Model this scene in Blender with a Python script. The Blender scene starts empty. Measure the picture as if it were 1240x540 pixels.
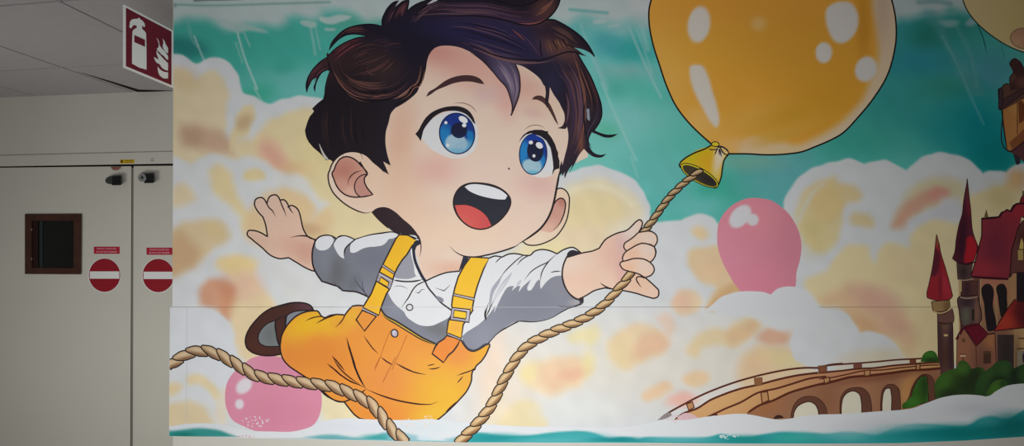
import bpy, math, random
import numpy as np
from mathutils import Vector
from mathutils.geometry import delaunay_2d_cdt

random.seed(7)
S = 0.0033            # metres of wall per photograph pixel
EYE = 1.80            # camera height
CAMD = 1.98           # camera to mural wall
FPX = 600.0

col = bpy.context.scene.collection

# ------------------------------------------------------------------ basics
def tag(o, label=None, cat=None, group=None, kind=None):
    if label: o['label'] = label
    if cat: o['category'] = cat
    if group: o['group'] = group
    if kind: o['kind'] = kind
    return o

def empty(name, loc=(0, 0, 0), rz=0.0, parent=None):
    o = bpy.data.objects.new(name, None)
    o.empty_display_size = 0.05
    o.location = loc
    o.rotation_euler = (0, 0, rz)
    col.objects.link(o)
    if parent: o.parent = parent
    return o

def lin(c):
    c = np.clip(np.asarray(c, dtype=float), 0, 255) / 255.0
    return np.where(c <= 0.04045, c / 12.92, ((c + 0.055) / 1.055) ** 2.4)

def mat(name, rgb, rough=0.6, spec=0.3, metal=0.0, noise=0.0, nscale=8.0, bump=0.0, bscale=200.0):
    m = bpy.data.materials.new(name)
    m.use_nodes = True
    nt = m.node_tree
    b = nt.nodes['Principled BSDF']
    c = lin(rgb)
    b.inputs['Base Color'].default_value = (*c, 1)
    b.inputs['Roughness'].default_value = rough
    b.inputs['Specular IOR Level'].default_value = spec
    b.inputs['Metallic'].default_value = metal
    tc = nt.nodes.new('ShaderNodeTexCoord')
    if noise > 0:
        n = nt.nodes.new('ShaderNodeTexNoise')
        n.inputs['Scale'].default_value = nscale
        n.inputs['Detail'].default_value = 4
        nt.links.new(tc.outputs['Object'], n.inputs['Vector'])
        r = nt.nodes.new('ShaderNodeMapRange')
        r.inputs['From Min'].default_value = 0.3
        r.inputs['From Max'].default_value = 0.7
        r.inputs['To Min'].default_value = 1 - noise
        r.inputs['To Max'].default_value = 1 + noise
        nt.links.new(n.outputs['Fac'], r.inputs['Value'])
        mx = nt.nodes.new('ShaderNodeVectorMath')
        mx.operation = 'SCALE'
        mx.inputs[0].default_value = tuple(c)
        nt.links.new(r.outputs['Result'], mx.inputs['Scale'])
        nt.links.new(mx.outputs['Vector'], b.inputs['Base Color'])
    if bump > 0:
        n2 = nt.nodes.new('ShaderNodeTexNoise')
        n2.inputs['Scale'].default_value = bscale
        nt.links.new(tc.outputs['Object'], n2.inputs['Vector'])
        bp = nt.nodes.new('ShaderNodeBump')
        bp.inputs['Strength'].default_value = bump
        bp.inputs['Distance'].default_value = 0.002
        nt.links.new(n2.outputs['Fac'], bp.inputs['Height'])
        nt.links.new(bp.outputs['Normal'], b.inputs['Normal'])
    return m

# printed vinyl: the colour of the print is stored on the mesh
def print_material():
    m = bpy.data.materials.new('printed_vinyl')
    m.use_nodes = True
    nt = m.node_tree
    b = nt.nodes['Principled BSDF']
    a = nt.nodes.new('ShaderNodeAttribute')
    a.attribute_name = 'Col'
    tc = nt.nodes.new('ShaderNodeTexCoord')
    n = nt.nodes.new('ShaderNodeTexNoise')
    n.inputs['Scale'].default_value = 14
    n.inputs['Detail'].default_value = 5
    nt.links.new(tc.outputs['Object'], n.inputs['Vector'])
    r = nt.nodes.new('ShaderNodeMapRange')
    r.inputs['From Min'].default_value = 0.3
    r.inputs['From Max'].default_value = 0.7
    r.inputs['To Min'].default_value = 0.99
    r.inputs['To Max'].default_value = 1.01
    nt.links.new(n.outputs['Fac'], r.inputs['Value'])
    mx = nt.nodes.new('ShaderNodeVectorMath')
    mx.operation = 'SCALE'
    nt.links.new(a.outputs['Color'], mx.inputs[0])
    nt.links.new(r.outputs['Result'], mx.inputs['Scale'])
    nt.links.new(mx.outputs['Vector'], b.inputs['Base Color'])
    b.inputs['Roughness'].default_value = 0.55
    b.inputs['Specular IOR Level'].default_value = 0.18
    return m
VINYL = print_material()

# ------------------------------------------------------------------ paths
def P(s):
    """'ox,oy,k: x,y x,yc ...' -> points of the print; a trailing c marks a corner."""
    if ':' in s:
        h, b = s.split(':')
        ox, oy, k = [float(v) for v in h.split(',')]
    else:
        b = s; ox = oy = 0.0; k = 1.0
    out = []
    for t in b.split():
        c = t.endswith('c')
        x, y = t.rstrip('c').split(',')
        out.append((ox + float(x) / k, oy + float(y) / k, c))
    return out

def J(*ss):
    r = []
    for s in ss:
        r += P(s) if isinstance(s, str) else s
    return r

def smooth(pts, closed=True, step=2.2):
    n = len(pts)
    if n < 3 and not closed:
        return [(p[0], p[1]) for p in pts]
    out = []
    rng = n if closed else n - 1
    for i in range(rng):
        p1 = pts[i]; p2 = pts[(i + 1) % n]
        p0 = pts[(i - 1) % n] if (closed or i > 0) else p1
        p3 = pts[(i + 2) % n] if (closed or i + 2 < n) else p2
        d = math.hypot(p2[0] - p1[0], p2[1] - p1[1])
        if d < 1e-6: continue
        def tan(a, b, c, corner, side):
            if corner: return ((c[0] - b[0]) * 0.9, (c[1] - b[1]) * 0.9) if side else ((b[0] - a[0]) * 0.9, (b[1] - a[1]) * 0.9)
            la = math.hypot(b[0]-a[0], b[1]-a[1]) + 1e-6; lc = math.hypot(c[0]-b[0], c[1]-b[1]) + 1e-6
            tx = (b[0]-a[0])/la*lc + (c[0]-b[0])/lc*la; ty = (b[1]-a[1])/la*lc + (c[1]-b[1])/lc*la
            L = d/(la+lc) 
            return (tx*d/(la+lc), ty*d/(la+lc))
        m1 = tan(p0, p1, p2, p1[2] or p0 is p1, True)
        m2 = tan(p1, p2, p3, p2[2] or p3 is p2, False)
        k = max(1, int(math.ceil(d / step)))
        for j in range(k):
            t = j / k
            a = 2*t**3 - 3*t*t + 1; b = t**3 - 2*t*t + t; c = -2*t**3 + 3*t*t; e = t**3 - t*t
            out.append((a*p1[0] + b*m1[0] + c*p2[0] + e*m2[0], a*p1[1] + b*m1[1] + c*p2[1] + e*m2[1]))
    if not closed: out.append((pts[-1][0], pts[-1][1]))
    return out

# ------------------------------------------------------------------ soft brushwork
def sstep(x):
    x = np.clip(x, 0, 1)
    return x * x * (3 - 2 * x)

def seg_dist(X, Y, pts, closed):
    d = np.full(X.shape, 1e9)
    n = len(pts)
    for i in range(n if closed else n - 1):
        x1, y1 = pts[i]; x2, y2 = pts[(i + 1) % n]
        dx, dy = x2 - x1, y2 - y1
        L = dx * dx + dy * dy + 1e-9
        t = np.clip(((X - x1) * dx + (Y - y1) * dy) / L, 0, 1)
        d = np.minimum(d, (X - x1 - t * dx) ** 2 + (Y - y1 - t * dy) ** 2)
    return np.sqrt(d)

def inside(X, Y, pts):
    r = np.zeros(X.shape, dtype=bool)
    n = len(pts)
    for i in range(n):
        x1, y1 = pts[i]; x2, y2 = pts[(i + 1) % n]
        if y1 == y2: continue
        c = ((y1 > Y) != (y2 > Y)) & (X < (x2 - x1) * (Y - y1) / (y2 - y1) + x1)
        r ^= c
    return r

def brush(X, Y, C, items, warp=0.0):
    """Paints the list of soft strokes onto colours C (N x 3, 0..255)."""
    if warp:
        Xw = X + warp * (np.sin(Y / 7.3 + 1.1) + 0.6 * np.sin(Y / 3.1 + X / 9.0))
        Yw = Y + warp * (np.sin(X / 8.1 + 0.4) + 0.6 * np.sin(X / 3.7 - Y / 8.0))
    else:
        Xw, Yw = X, Y
    for it in items:
        k = it[0]
        if k == 'e':      # ellipse: cx cy rx ry deg, colour, alpha, softness 0..1
            _, (cx, cy, rx, ry, dg), c, al, so = it
            idx = np.nonzero((np.abs(X - cx) < max(rx, ry) * (1 + so) + 4) & (np.abs(Y - cy) < max(rx, ry) * (1 + so) + 4))[0]
            if not len(idx): continue
            a = math.radians(dg)
            dx = Xw[idx] - cx; dy = Yw[idx] - cy
            u = (dx * math.cos(a) + dy * math.sin(a)) / rx
            v = (-dx * math.sin(a) + dy * math.cos(a)) / ry
            r = np.sqrt(u * u + v * v)
            w = al * (1 - sstep((r - (1 - so)) / (2 * so + 1e-6)))
        elif k == 'p':    # soft-edged area: path, colour, alpha, edge width in px
            _, s, c, al, so = it
            if so >= 3: so *= 1.55; al *= .9
            pts = smooth(J(s), True, 6)
            ax = np.array(pts)
            x0, y0 = ax.min(0) - so - 4; x1, y1 = ax.max(0) + so + 4
            idx = np.nonzero((X > x0) & (X < x1) & (Y > y0) & (Y < y1))[0]
            if not len(idx): continue
            d = seg_dist(Xw[idx], Yw[idx], pts, True)
            d = np.where(inside(Xw[idx], Yw[idx], pts), -d, d)
            w = al * (1 - sstep((d + so) / (2 * so + 1e-6)))
        elif k == 'l':    # brush line: path, radius, colour, alpha, softness px
            _, s, rad, c, al, so = it
            pts = smooth(J(s), False, 5)
            ax = np.array(pts)
            x0, y0 = ax.min(0) - so - rad - 4; x1, y1 = ax.max(0) + so + rad + 4
            idx = np.nonzero((X > x0) & (X < x1) & (Y > y0) & (Y < y1))[0]
            if not len(idx): continue
            d = seg_dist(X[idx], Y[idx], pts, False)
            w = al * (1 - sstep((d - rad + so) / (2 * so + 1e-6)))
        elif k == 'g':    # linear wash from point 0 (nothing) to point 1 (full)
            _, (ax_, ay_, bx_, by_), c, al = it
            dx, dy = bx_ - ax_, by_ - ay_
            t = ((X - ax_) * dx + (Y - ay_) * dy) / (dx * dx + dy * dy)
            idx = np.arange(len(X))
            w = al * sstep(t)
        c = np.array(c, dtype=float)
        C[idx] = C[idx] * (1 - w[:, None]) + c * w[:, None]
    return C

# ------------------------------------------------------------------ printed layers
# the films overlap like coats of ink: each lies just above what it covers
COAT = np.zeros((150, 300), dtype=int)
DL = 0.000006
def coat_height(pts2, whole):
    A = np.array(pts2)
    cx = np.clip(((A[:, 0] - 190) / 4).astype(int), 1, 298); cy = np.clip(((A[:, 1] + 40) / 4).astype(int), 1, 148)
    if whole:
        s = (slice(cy.min(), cy.max() + 1), slice(cx.min(), cx.max() + 1))
        h = COAT[s].max() + 1
        COAT[s] = h
    else:
        h = 0
        for dy in (-1, 0, 1):
            for dx in (-1, 0, 1): h = max(h, COAT[cy + dy, cx + dx].max())
        h += 1
        for dy in (-1, 0, 1):
            for dx in (-1, 0, 1): COAT[cy + dy, cx + dx] = np.maximum(COAT[cy + dy, cx + dx], h)
    return h
class Print:
    """One printed element of the mural: a thin film of its own on the wall."""
    def __init__(self, name, parent):
        self.name = name; self.parent = parent
        self.V = []; self.F = []; self.C = []
    def add(self, pts2, faces, cols, whole=False):
        y = -(0.00303 + coat_height(pts2, whole) * DL)
        b = len(self.V)
        pts2 = trim_to_print(pts2)
        self.V += [((x - 620) * S, y, EYE + (270 - yy) * S) for x, yy in pts2]
        self.F += [tuple(b + i for i in f) for f in faces]
        self.C += list(cols)
    def fill(self, path, rgb, paint=None, grid=None, sm=True, warp=0.0):
        pts = J(path) if isinstance(path, (str, list)) and (isinstance(path, str) or len(path[0]) == 3) else path
        o = smooth(pts, True) if sm else [(p[0], p[1]) for p in pts]
        verts = [Vector(p) for p in o]
        n = len(verts)
        if paint and grid is None: grid = 3.0
        if grid:
            A = np.array(o)
            x0, y0 = A.min(0); x1, y1 = A.max(0)
            gx, gy = np.meshgrid(np.arange(x0 + grid / 2, x1, grid), np.arange(y0 + grid / 2, y1, grid))
            gx = gx.ravel(); gy = gy.ravel()
            ok = inside(gx, gy, o)
            gx = gx[ok]; gy = gy[ok]
            if len(gx):
                d = seg_dist(gx, gy, o, True)
                gx = gx[d > grid * 0.4]; gy = gy[d > grid * 0.4]
            verts += [Vector((a, b)) for a, b in zip(gx, gy)]
        r = delaunay_2d_cdt(verts, [], [list(range(n))], 1, 1e-4)
        vv = [(v[0], v[1]) for v in r[0]]
        X = np.array([v[0] for v in vv]); Y = np.array([v[1] for v in vv])
        C = np.tile(np.array(rgb, dtype=float), (len(vv), 1))
        if paint: C = brush(X, Y, C, paint, warp)
        faces = []
        for f in r[2]:
            a, b, c = [vv[i] for i in f[:3]]
            ar = (b[0]-a[0])*(c[1]-a[1]) - (b[1]-a[1])*(c[0]-a[0])
            faces.append(tuple(f) if ar < 0 else tuple(reversed(f)))
        self.add(vv, faces, lin(C).tolist(), True)
        return self
    def line(self, path, w=1.3, rgb=(38, 26, 30), taper=(0.0, 0.0), closed=False, sm=True, rgb2=None):
        """Ink stroke; taper = share of the length over which each end thins out."""
        pts = J(path) if isinstance(path, str) or (len(path) and len(path[0]) == 3) else [(a, b, False) for a, b in path]
        o = smooth(pts, closed, 2.0) if sm else [(p[0], p[1]) for p in pts]
        if closed: o = o + [o[0]]
        A = np.array(o)
        if len(A) < 2: return self
        T = np.gradient(A, axis=0)
        if closed: T[0] = T[-1] = (A[1] - A[-2])
        T /= (np.linalg.norm(T, axis=1, keepdims=True) + 1e-9)
        N = np.stack([-T[:, 1], T[:, 0]], 1)
        L = np.concatenate([[0], np.cumsum(np.linalg.norm(np.diff(A, axis=0), axis=1))])
        t = L / (L[-1] + 1e-9)
        if w >= 1: w *= 1.17
        W = np.full(len(A), w / 2)
        if taper[0] > 0: W *= np.clip(t / taper[0], 0.12, 1) ** 0.7
        if taper[1] > 0: W *= np.clip((1 - t) / taper[1], 0.12, 1) ** 0.7
        a = A + N * W[:, None]; b = A - N * W[:, None]
        pts2 = [tuple(p) for p in a] + [tuple(p) for p in b]
        n = len(A)
        faces = [(i, i + 1, n + i + 1, n + i) for i in range(n - 1)]
        c = lin(rgb)
        if rgb2 is not None:
            c2 = lin(rgb2)
            cs = [(c * (1 - q) + c2 * q).tolist() for q in t]
            cols = cs + cs
        else:
            cols = [c.tolist()] * (2 * n)
        self.add(pts2, faces, cols)
        return self
    def shape(self, path, rgb, lw=1.3, ink=(38, 26, 30), **k):
        self.fill(path, rgb, **k)
        if lw: self.line(path, lw, ink, closed=True, sm=k.get('sm', True))
        return self
    def ell(self, cx, cy, rx, ry, dg, rgb, lw=0, ink=(38, 26, 30), paint=None, grid=None):
        a = math.radians(dg)
        n = max(14, int(max(rx, ry) * 2.2))
        pts = [(cx + rx * math.cos(q) * math.cos(a) - ry * math.sin(q) * math.sin(a),
                cy + rx * math.cos(q) * math.sin(a) + ry * math.sin(q) * math.cos(a), False)
               for q in [2 * math.pi * i / n for i in range(n)]]
        self.fill(pts, rgb, paint=paint, grid=grid, sm=False)
        if lw: self.line(pts, lw, ink, closed=True)
        return self
    def strands(self, A, B, n, cols, w=(0.5, 1.4), jit=0.25, trim=0.3):
        """Hair strands between two guide curves."""
        a = np.array(smooth(J(A), False, 3)); b = np.array(smooth(J(B), False, 3))
        m = 24
        def rs(q):
            L = np.concatenate([[0], np.cumsum(np.linalg.norm(np.diff(q, axis=0), axis=1))])
            t = np.linspace(0, L[-1], m)
            return np.stack([np.interp(t, L, q[:, 0]), np.interp(t, L, q[:, 1])], 1)
        a = rs(a); b = rs(b)
        for i in range(n):
            f = (i + 0.5 + random.uniform(-jit, jit) * 2) / n
            c = a * (1 - f) + b * f
            s0 = int(random.uniform(0, trim) * m); s1 = m - int(random.uniform(0, trim) * m)
            c = c[s0:s1]
            if len(c) < 4: continue
            self.line([(p[0], p[1], False) for p in c[::2]], random.uniform(*w), random.choice(cols), taper=(0.4, 0.4))
        return self
    def build(self):
        me = bpy.data.meshes.new(self.name)
        me.from_pydata(self.V, [], self.F)
        at = me.color_attributes.new('Col', 'FLOAT_COLOR', 'POINT')
        C = np.ones((len(self.V), 4), dtype=np.float32)
        C[:, :3] = np.array(self.C, dtype=np.float32)
        at.data.foreach_set('color', C.ravel())
        me.materials.append(VINYL)
        o = bpy.data.objects.new(self.name, me)
        col.objects.link(o)
        o.parent = self.parent
        self.obj = o
        return o
# ================================================================== the mural: backdrop
from mathutils import Matrix
MURAL = empty('printed_mural', ((720 - 620) * S, -0.001, EYE - 270 * S))
tag(MURAL, 'large printed wall mural of a flying cartoon boy holding a yellow balloon by a rope', 'mural')

def left_x(y):   # left edge of the print
    return 211.2 - 1.8 * min(1, max(0, (y + 30) / 400)) if y < 371.5 else 206.5 - 1.3 * (y - 371.5) / 160
BX = [190, 205, 300, 400, 570, 780, 900, 1000, 1090, 1165, 1240, 1290]
BY = [528, 528, 530, 532, 535.6, 536, 537, 537, 536.5, 533.5, 528.5, 524]
TOPY = -30.0
def trim_to_print(pts2):
    """nothing is printed past the edges of the vinyl"""
    return [(min(1289.5, max(left_x(y) + .25, x)), max(TOPY, min(float(np.interp(x, BX, BY)) - .2, y))) for x, y in pts2]

W_ = (232, 236, 240)      # cloud white
CR = (236, 218, 178)      # cream
YE = (238, 226, 170)      # pale yellow
PE = (236, 202, 172)      # peach
OB = (222, 168, 132)      # orange brown
GO = (222, 190, 138)
TE = (92, 194, 184)       # teal

sky = [
 # --- teal variation
 ('e', (270, 50, 110, 40, 0), (62, 172, 158), .8, .8),
 ('e', (225, 58, 26, 12, 5), (44, 132, 130), .9, .7),
 ('e', (350, 75, 60, 30, 0), (72, 182, 168), .8, .9),
 ('e', (365, 105, 60, 22, 0), (118, 200, 196), .85, .9),
 ('e', (310, 115, 24, 12, -20), (62, 182, 152), .7, .8),
 ('e', (345, 80, 14, 8, 0), (60, 170, 152), .5, .8),
 ('e', (440, 30, 40, 12, 0), (84, 170, 150), .7, .8),
 ('e', (740, 110, 70, 90, 0), (122, 212, 208), .95, .7),
 ('e', (735, 35, 60, 26, 0), (118, 196, 200), .6, .9),
 ('e', (765, 62, 26, 14, 5), (56, 178, 176), .9, .8),
 ('e', (735, 55, 16, 14, 5), (74, 176, 188), .7, .8),
 ('e', (755, 88, 30, 10, 0), (140, 190, 188), .6, .8),
 ('e', (785, 120, 30, 16, 25), (84, 198, 180), .8, .9),
 ('e', (745, 108, 22, 14, 0), (86, 192, 176), .7, .9),
 ('e', (762, 150, 60, 26, 0), (136, 212, 208), .8, .9),
 ('e', (735, 158, 14, 10, 0), (96, 200, 168), .8, .9),
 ('e', (830, 175, 45, 30, 0), (104, 204, 190), .8, .9),
 ('e', (700, 195, 50, 20, 0), (130, 212, 200), .7, .8),
 ('e', (800, 215, 40, 30, 0), (112, 200, 196), .8, .9),
 ('e', (875, 232, 26, 18, 0), (60, 184, 156), .9, .9),
 ('e', (850, 250, 30, 12, -10), (120, 204, 202), .7, .8),
 ('e', (905, 215, 30, 26, 0), (82, 184, 170), .9, .9),
 ('e', (945, 210, 40, 40, 20), (106, 184, 190), .9, .9),
 ('e', (905, 196, 40, 10, 0), (140, 190, 170), .6, .9),
 ('e', (1100, 60, 100, 60, 0), (56, 158, 162), .95, .8),
 ('e', (1125, 42, 22, 18, 0), (42, 138, 126), .9, .8),
 ('e', (1110, 78, 34, 16, 0), (52, 152, 172), .9, .9),
 ('e', (1200, 90, 30, 24, 0), (84, 160, 178), .8, .9),
 ('e', (1165, 30, 26, 18, 0), (52, 150, 138), .7, .9),
 ('e', (1090, 130, 70, 40, 0), (58, 164, 160), .9, .8),
 ('e', (1035, 170, 50, 22, 0), (66, 174, 160), .9, .8),
 ('e', (1150, 106, 30, 12, 0), (56, 154, 136), .7, .9),
 ('e', (1190, 165, 50, 40, 60), (10, 146, 156), .95, .7),
 ('e', (1205, 190, 26, 20, 0), (6, 142, 146), .9, .8),
 ('e', (1140, 160, 26, 26, 0), (34, 156, 160), .7, .9),
 # --- washed-out top
 ('p', '190,-45c 1300,-45c 1300,8 1250,14 1172,16 1150,10 1135,19 1120,15 1110,20 1088,24 1080,30 780,30 765,26 740,28 720,24 700,20 690,28 650,20 480,32 460,26 440,24 425,16 410,14 392,14 388,20 372,24 350,21 345,28 325,32 300,30 272,36 262,30 240,22 222,24 212,28 190,30c', (206, 214, 216), 1, 6),
 ('p', '770,-45c 800,-45c 800,20 785,30 772,22', (212, 216, 218), .8, 6),
 ('l', '212,6 250,7 330,5 400,3', 1.2, (110, 160, 152), .7, 1.2),
 ('l', '200,4 212,7', 2.5, (120, 160, 158), .7, 2),
 ('l', '236,1 262,0 292,-1', 1.2, (96, 110, 104), .9, .8),
 ('l', '690,12 712,14 735,16', 1.6, (96, 180, 178), .8, 2),
 ('l', '1112,3 1135,2 1150,5', 3, (110, 160, 164), .6, 3),
 ('l', '1110,20 1135,15 1155,17', 2.5, (140, 180, 182), .5, 3),
 ('p', '262,26 285,26 300,30 318,36 325,40 300,38 282,38 268,32', (176, 200, 198), .8, 2.5),
 ('p', '385,22 400,20 425,21 415,27 400,29 390,27', (196, 214, 212), .9, 1.5),
 ('p', '362,29 384,29 382,32 366,32', (190, 210, 206), .8, 1.2),
 ('l', '395,36 405,36', 1.6, (186, 210, 206), .8, 1),
 ('l', '720,27 732,26', 2.4, (196, 214, 214), .8, 1.5),
 ('l', '738,32 748,31', 1.8, (196, 214, 214), .7, 1.5),
 ('e', (1147, 28, 12, 4.5, 0), (150, 190, 190), .8, .5),
 ('e', (1175, 28, 7, 4.5, 0), (160, 186, 196), .8, .5),
 ('p', '700,25 720,29 730,30 790,22 790,40 770,34 755,42 735,38 715,34', (170, 205, 206), .5, 4),
 # --- light shafts
 ('l', '228,28 236,52 240,56', 2.2, (150, 190, 186), .35, 1.5),
 ('l', '236,44 242,60 249,76', 1.1, (190, 214, 210), .7, .9),
 ('l', '288,40 296,68 312,108', 1.1, (200, 220, 216), .75, .8),
 ('l', '286,52 294,76', 1.0, (180, 208, 204), .5, .9),
 ('l', '296,40 303,56', 1.0, (180, 208, 204), .6, .9),
 ('l', '308,106 320,127', 1.2, (180, 214, 208), .6, 1),
 ('l', '376,32 380,52 382,66', 1.4, (180, 210, 206), .55, 1.2),
 ('l', '382,32 385,46 388,60', 1.0, (180, 210, 206), .5, 1),
 ('l', '703,30 718,72 735,110', 1.2, (170, 218, 222), .5, 1.2),
 ('l', '720,72 735,106', 3.2, (150, 206, 210), .45, 2),
 ('l', '728,100 748,146 770,194', 1.4, (168, 220, 214), .6, 1.2),
 ('l', '762,34 778,72 800,118', 1.6, (170, 214, 214), .6, 1.2),
 ('l', '770,34 790,90', 1.2, (170, 214, 214), .5, 1.2),
 ('l', '776,32 784,60', 3.0, (180, 214, 212), .45, 2),
 ('p', '1118,16 1135,18 1150,50 1175,90 1190,115 1178,118 1160,90 1140,50', (104, 168, 172), .45, 3),
 ('l', '1140,44 1158,78 1176,120 1190,150', 1.4, (110, 182, 186), .6, 1.4),
 ('l', '1156,30 1172,60 1182,104', 2.5, (110, 176, 176), .4, 2),
 ('l', '764,190 772,215', 1.2, (160, 214, 212), .5, 1.2),
 
 # --- cloud whites
 ('p', '180,66c 212,66 222,68 230,73 238,76 246,74 255,70 268,72 284,82 292,96 294,112 300,114 306,116 316,124 326,126 337,121 352,118 372,117 395,120c 470,150c 560,240c 640,240c 664,232c 675,215 700,204 725,201 752,209 772,222 785,244 790,266 800,268 815,267 825,268c 838,260 850,258 862,263 872,274 885,300c 930,300c 945,268c 948,246 958,226 970,212 985,203 1000,197 1012,195 1020,194 1033,193 1046,198c 1060,194 1073,195 1085,200 1096,206c 1108,195 1128,187 1150,185 1168,191 1180,200 1188,210c 1198,206 1210,206 1217,209c 1226,201 1240,199 1300,198c 1300,560c 180,560c', (222, 226, 230), 1, 1.8),
 ('e', (610, 470, 40, 62, 10), (244, 226, 204), .7, .9), ('e', (850, 440, 130, 50, 0), (236, 226, 208), .55, .9), ('e', (700, 440, 80, 50, 0), (240, 232, 216), .45, .9), ('e', (960, 460, 70, 34, 0), (232, 222, 200), .5, .9), ('e', (310, 380, 70, 60, 0), (236, 230, 218), .4, .9),
 # ============ left clouds
 ('p', '206,82 226,84 240,96 246,90 258,86 270,94 277,110 275,130 275,150 272,166 284,176 292,190 282,194 262,188 245,190 232,198 222,194 206,190', CR, 1, 3.5),
 ('e', (228, 98, 14, 12, 0), (222, 196, 150), .5, .9),
 ('p', '220,152 240,150 262,158 274,164 284,176 282,184 262,186 240,180 222,176', (206, 168, 144), .85, 6),
 ('e', (232, 165, 12, 9, 0), (190, 158, 130), .5, .9),
 ('p', '285,152 290,136 297,128 306,128 310,140 305,152 298,164 288,168 282,182 278,166', (236, 216, 168), 1, 3),
 ('e', (296, 148, 11, 8, -40), (208, 180, 142), .8, .7),
 ('p', '300,174 312,162 325,148 340,140 370,132 400,130c 430,180c 480,250c 480,300c 400,310c 384,296 372,290 360,262 345,240 330,205 318,196 300,190 292,186 286,176', (239, 220, 170), 1, 4),
 ('p', '282,172 298,166 310,176 318,192 300,190', CR, .9, 5),
 ('e', (330, 186, 18, 12, 55), (238, 184, 164), .85, .9),
 ('p', '318,178 330,178 345,190 356,206 352,216 340,212 328,198', (228, 176, 152), .8, 6),
 ('e', (358, 206, 18, 9, 0), (232, 196, 150), .7, .8),
 ('e', (390, 185, 26, 30, 0), (240, 222, 160), .5, .9),
 # left white ring work
 ('p', '206,192 222,196 235,202 245,194 262,188 275,190 285,196 300,190 318,194 332,204 350,210 366,214 378,226 388,240 398,246 388,256 378,270 372,272 374,258 380,250 366,238 350,230 330,228 318,236 310,250 300,258 296,280 290,300 285,320 268,300 262,275 250,266 236,266 206,272', (224, 227, 230), 1, 4),
 ('p', '254,206 268,200 278,208 284,222 290,238 300,254 312,262 318,275 312,285 300,284 290,262 275,246 262,236 256,222', (240, 220, 168), 1, 4.5),
 ('p', '295,208 308,205 320,210 320,217 306,219 296,217', (236, 216, 158), .95, 3),
 ('p', '212,226 224,223 234,230 238,240 228,246 212,252', (236, 216, 174), .95, 4.5),
 ('p', '304,252 316,240 330,230 345,228 360,232 374,242 382,256 380,268 374,280 360,290 320,300 300,290 298,270', (236, 206, 162), .95, 5),
 ('p', '374,272 384,260 396,252 402,262 400,280 392,294 376,290', (234, 204, 158), .9, 5),
 ('e', (376, 278, 14, 7, 0), (206, 170, 134), .7, .8),
 ('p', '208,280 222,270 240,266 258,266 272,274 279,286 270,296 258,304 250,316 238,326 224,332 208,340', (226, 200, 154), .95, 5),
 ('p', '208,290 222,282 232,292 244,306 238,322 222,330 208,338', (206, 164, 124), .7, 7),
 ('e', (262, 278, 14, 9, 10), (228, 204, 150), .6, .8),
 # lower left
 ('p', '206,342 226,332 242,318 256,306 272,300 300,304 330,330 345,355 560,330c 560,470c 420,470c 300,470c 290,420 280,392 262,376 236,372 204,374', (222, 226, 230), .9, 5),
 ('p', '263,318 274,310 290,308 304,313 312,322 310,335 318,350 330,360 336,371 350,390 350,430 310,450 292,430 284,405 278,385 268,370 285,350 280,338 272,330', (240, 216, 170), 1, 4),
 ('e', (288, 320, 20, 10, 0), (242, 216, 150), .7, .8),
 ('e', (296, 346, 20, 16, 0), (236, 196, 172), .8, .9),
 ('p', '242,350 250,340 262,338 276,342 284,350 282,362 280,380 276,388 262,374 248,370 242,362', (222, 158, 122), .95, 4.5),
 ('e', (276, 352, 10, 16, -20), (210, 140, 108), .5, .9),
 ('p', '200,376 222,373 246,372 262,377 274,388 282,402 286,425 292,450 292,500 270,500 262,480 250,455 228,448 200,450', (224, 228, 234), 1, 2.5),
 ('p', '228,456 240,452 252,458 262,468 266,482 262,484 252,472 242,464 228,464', (238, 216, 168), .95, 3),
 ('p', '200,466 212,464 222,468 216,476 200,480', (236, 210, 160), .95, 4),
 ('p', '200,492 215,487 232,485 248,492 256,504 262,520 200,522', (228, 206, 162), .95, 4),
 ('p', '264,480 272,470 276,500 272,520 262,505', (240, 222, 190), .7, 4),
 ('p', '388,470 400,462 430,470 460,500 440,510 395,508', (242, 226, 176), .9, 5),
 # ============ centre and right of the face
 ('p', '600,330 640,285 660,265 668,255 676,240 690,224 710,217 735,218 755,227 772,243 778,262 772,285 760,300 740,310 700,318', (240, 226, 186), 1, 6),
 ('p', '684,250 700,236 730,234 752,244 758,262 745,275 720,285 690,280', (242, 222, 170), .8, 7),
 ('e', (700, 290, 40, 16, -10), (244, 222, 188), .9, .8),
 ('e', (668, 308, 26, 14, 0), (244, 232, 176), .8, .8),
 ('l', '676,246 690,232 708,226 728,226 748,234 764,248', 3, (248, 240, 214), .5, 4),
 ('e', (762, 285, 20, 20, 0), (240, 236, 232), .5, .9),
 ('e', (848, 281, 10, 7.5, 25), (242, 216, 172), .95, .7),
 ('p', '833,304 842,300 870,298 884,300 890,320 902,338 912,352 904,354 894,353 884,356 876,362 868,374 858,374 858,362 866,350 848,340 838,328 832,314', (236, 206, 162), 1, 3.5),
 ('p', '858,374 866,358 880,346 896,342 908,352 890,358 874,372', (216, 172, 120), .8, 4),
 ('e', (865, 325, 18, 14, 30), (240, 206, 168), .8, .8),
 ('p', '815,362 822,354 834,351 846,356 850,368 846,374 830,382 822,380', (238, 210, 172), 1, 3.5),
 ('e', (826, 366, 10, 12, 0), (240, 196, 172), .7, .9),
 # pink balloon's white cloud in front is added with the balloon
 ('p', '794,384 804,378 814,384 816,396 812,408 806,404 800,392', (236, 206, 184), .85, 4),
 ('p', '736,424 742,408 756,396 778,392 796,398 808,408 811,416 806,424 792,431 776,440 760,447 746,441', (240, 214, 174), 1, 4),
 ('p', '762,436 768,420 780,405 800,404 810,414 804,424 790,428 776,434', (234, 190, 160), .8, 5),
 ('e', (752, 425, 14, 18, 0), (242, 222, 174), .7, .9),
 ('p', '688,404 702,398 722,396 726,408 718,419 704,414 690,412', (244, 230, 174), .9, 5),
 ('p', '632,452 640,440 656,436 680,432 700,431 712,436 714,450 706,464 690,470 676,478 668,482 656,474 640,468 634,462', (244, 222, 184), 1, 5),
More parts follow.
